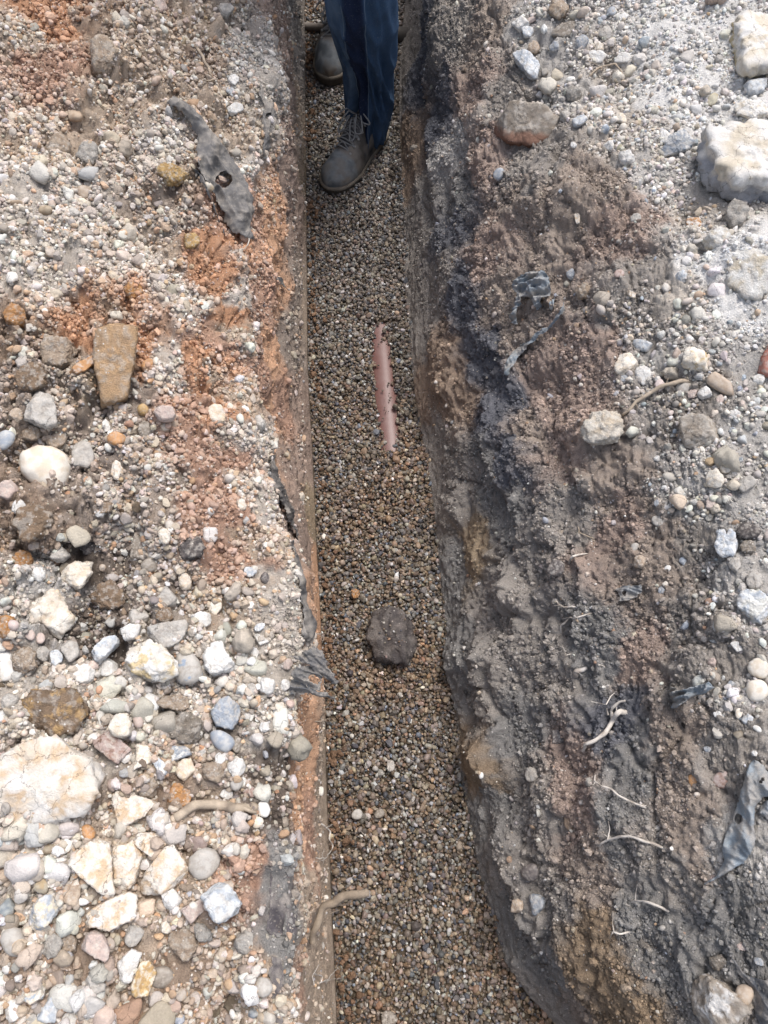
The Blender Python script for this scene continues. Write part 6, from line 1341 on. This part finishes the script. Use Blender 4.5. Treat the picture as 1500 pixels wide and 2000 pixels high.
# the body above (out of the picture): one skinned figure, hands on thighs, with jacket and hair
def skin_fig(name, pts, edges, radii, mat, parent, sub=2):
    me = bpy.data.meshes.new(name); off_ = np.array(parent.matrix_basis.translation)
    me.from_pydata([tuple(np.array(p) - off_) for p in pts], edges, [])
    o = obj(name, me, parent); me.materials.append(mat)
    m = o.modifiers.new('skin', 'SKIN'); m.use_smooth_shade = True
    for i, r in enumerate(radii):
        v = me.skin_vertices[0].data[i]; v.radius = (r, r); v.use_root = (i == 0)
    s = o.modifiers.new('sub', 'SUBSURF'); s.levels = s.render_levels = sub
    return o
lean = np.array([0, -.10, 0])
pel = HIP; ch = HIP + np.array([0, -.06, .32]); nk = HIP + np.array([0, -.10, .54]); hd = HIP + np.array([0, -.14, .64]); hd2 = HIP + np.array([0, -.17, .74])
pts = [pel, HIP + np.array([0, -.02, .16]), ch, HIP + np.array([0, -.08, .46]), nk, hd, hd2]; ed = [(0, 1), (1, 2), (2, 3), (3, 4), (4, 5), (5, 6)]; rd = [.13, .125, .145, .12, .055, .075, .082]
for sx in (1, -1):
    b0 = len(pts)
    pts += [HIP + np.array([.17 * sx, -.08, .44]), HIP + np.array([.24 * sx, -.06, .2]), HIP + np.array([.20 * sx, -.2, -.02]), HIP + np.array([.185 * sx, -.26, -.075])]
    ed += [(3, b0), (b0, b0 + 1), (b0 + 1, b0 + 2), (b0 + 2, b0 + 3)]; rd += [.06, .045, .03, .032]
    for f_ in range(4):
        n0 = len(pts); base_ = np.array(pts[b0 + 3]); off_f = np.array([(.03 - .02 * f_) * sx, -.035, -.02])
        pts += [base_ + off_f, base_ + off_f * 1.0 + np.array([0, -.025, -.03]), base_ + off_f + np.array([0, -.03 - .003 * (f_ in (1, 2)), -.055])]
        ed += [(b0 + 3, n0), (n0, n0 + 1), (n0 + 1, n0 + 2)]; rd += [.0095, .009, .008]
    n0 = len(pts); base_ = np.array(pts[b0 + 3]); pts += [base_ + np.array([-.035 * sx, -.01, -.01]), base_ + np.array([-.05 * sx, -.03, -.025])]; ed += [(b0 + 3, n0), (n0, n0 + 1)]; rd += [.011, .009]
skin_fig('body', pts, ed, rd, M_SKIN, person)
pj = [pel + np.array([0, 0, -.04]), HIP + np.array([0, -.02, .16]), ch, HIP + np.array([0, -.08, .46]), HIP + np.array([0, -.095, .52])]; ej = [(0, 1), (1, 2), (2, 3), (3, 4)]; rj = [.155, .15, .165, .135, .075]
for sx in (1, -1):
    b0 = len(pj); pj += [HIP + np.array([.18 * sx, -.08, .44]), HIP + np.array([.245 * sx, -.06, .2]), HIP + np.array([.205 * sx, -.19, 0])]; ej += [(3, b0), (b0, b0 + 1), (b0 + 1, b0 + 2)]; rj += [.075, .062, .045]
skin_fig('jacket', pj, ej, rj, M_JACKET, person)
D, F = ICO[4]; hc = HIP + np.array([0, -.165, .735])
V = D * np.array([.088, .1, .11]) * (1 + .05 * noise(D, .2, 4))[:, None]; V = V[:, :] + hc + np.array([0, .012, .02])
keepf = (D[F].mean(1)[:, 2] > .05) | (D[F].mean(1)[:, 1] > .35)
add_mesh('hair', V, F[keepf], M_HAIR, None, person)
face = []
for nm, p, s_, mt in (('nose', (0, -.098, 0), (.014, .02, .022), M_SKIN), ('ear', (.083, .0, 0), (.012, .02, .03), M_SKIN), ('ear', (-.083, .0, 0), (.012, .02, .03), M_SKIN), ('eye', (.032, -.078, .02), (.013, .013, .011), M_COBBLE), ('eye', (-.032, -.078, .02), (.013, .013, .011), M_COBBLE), ('mouth', (0, -.078, -.042), (.025, .012, .007), M_SUEDE)):
    D2, F2 = ICO[2]; V = D2 * np.array(s_) + hc + np.array([0, 0, -.02]) + np.array(p); add_mesh(nm, V, F2, mt, np.tile((.45, .3, .26) if nm == 'mouth' else (.7, .68, .66), (len(V), 1)), person)
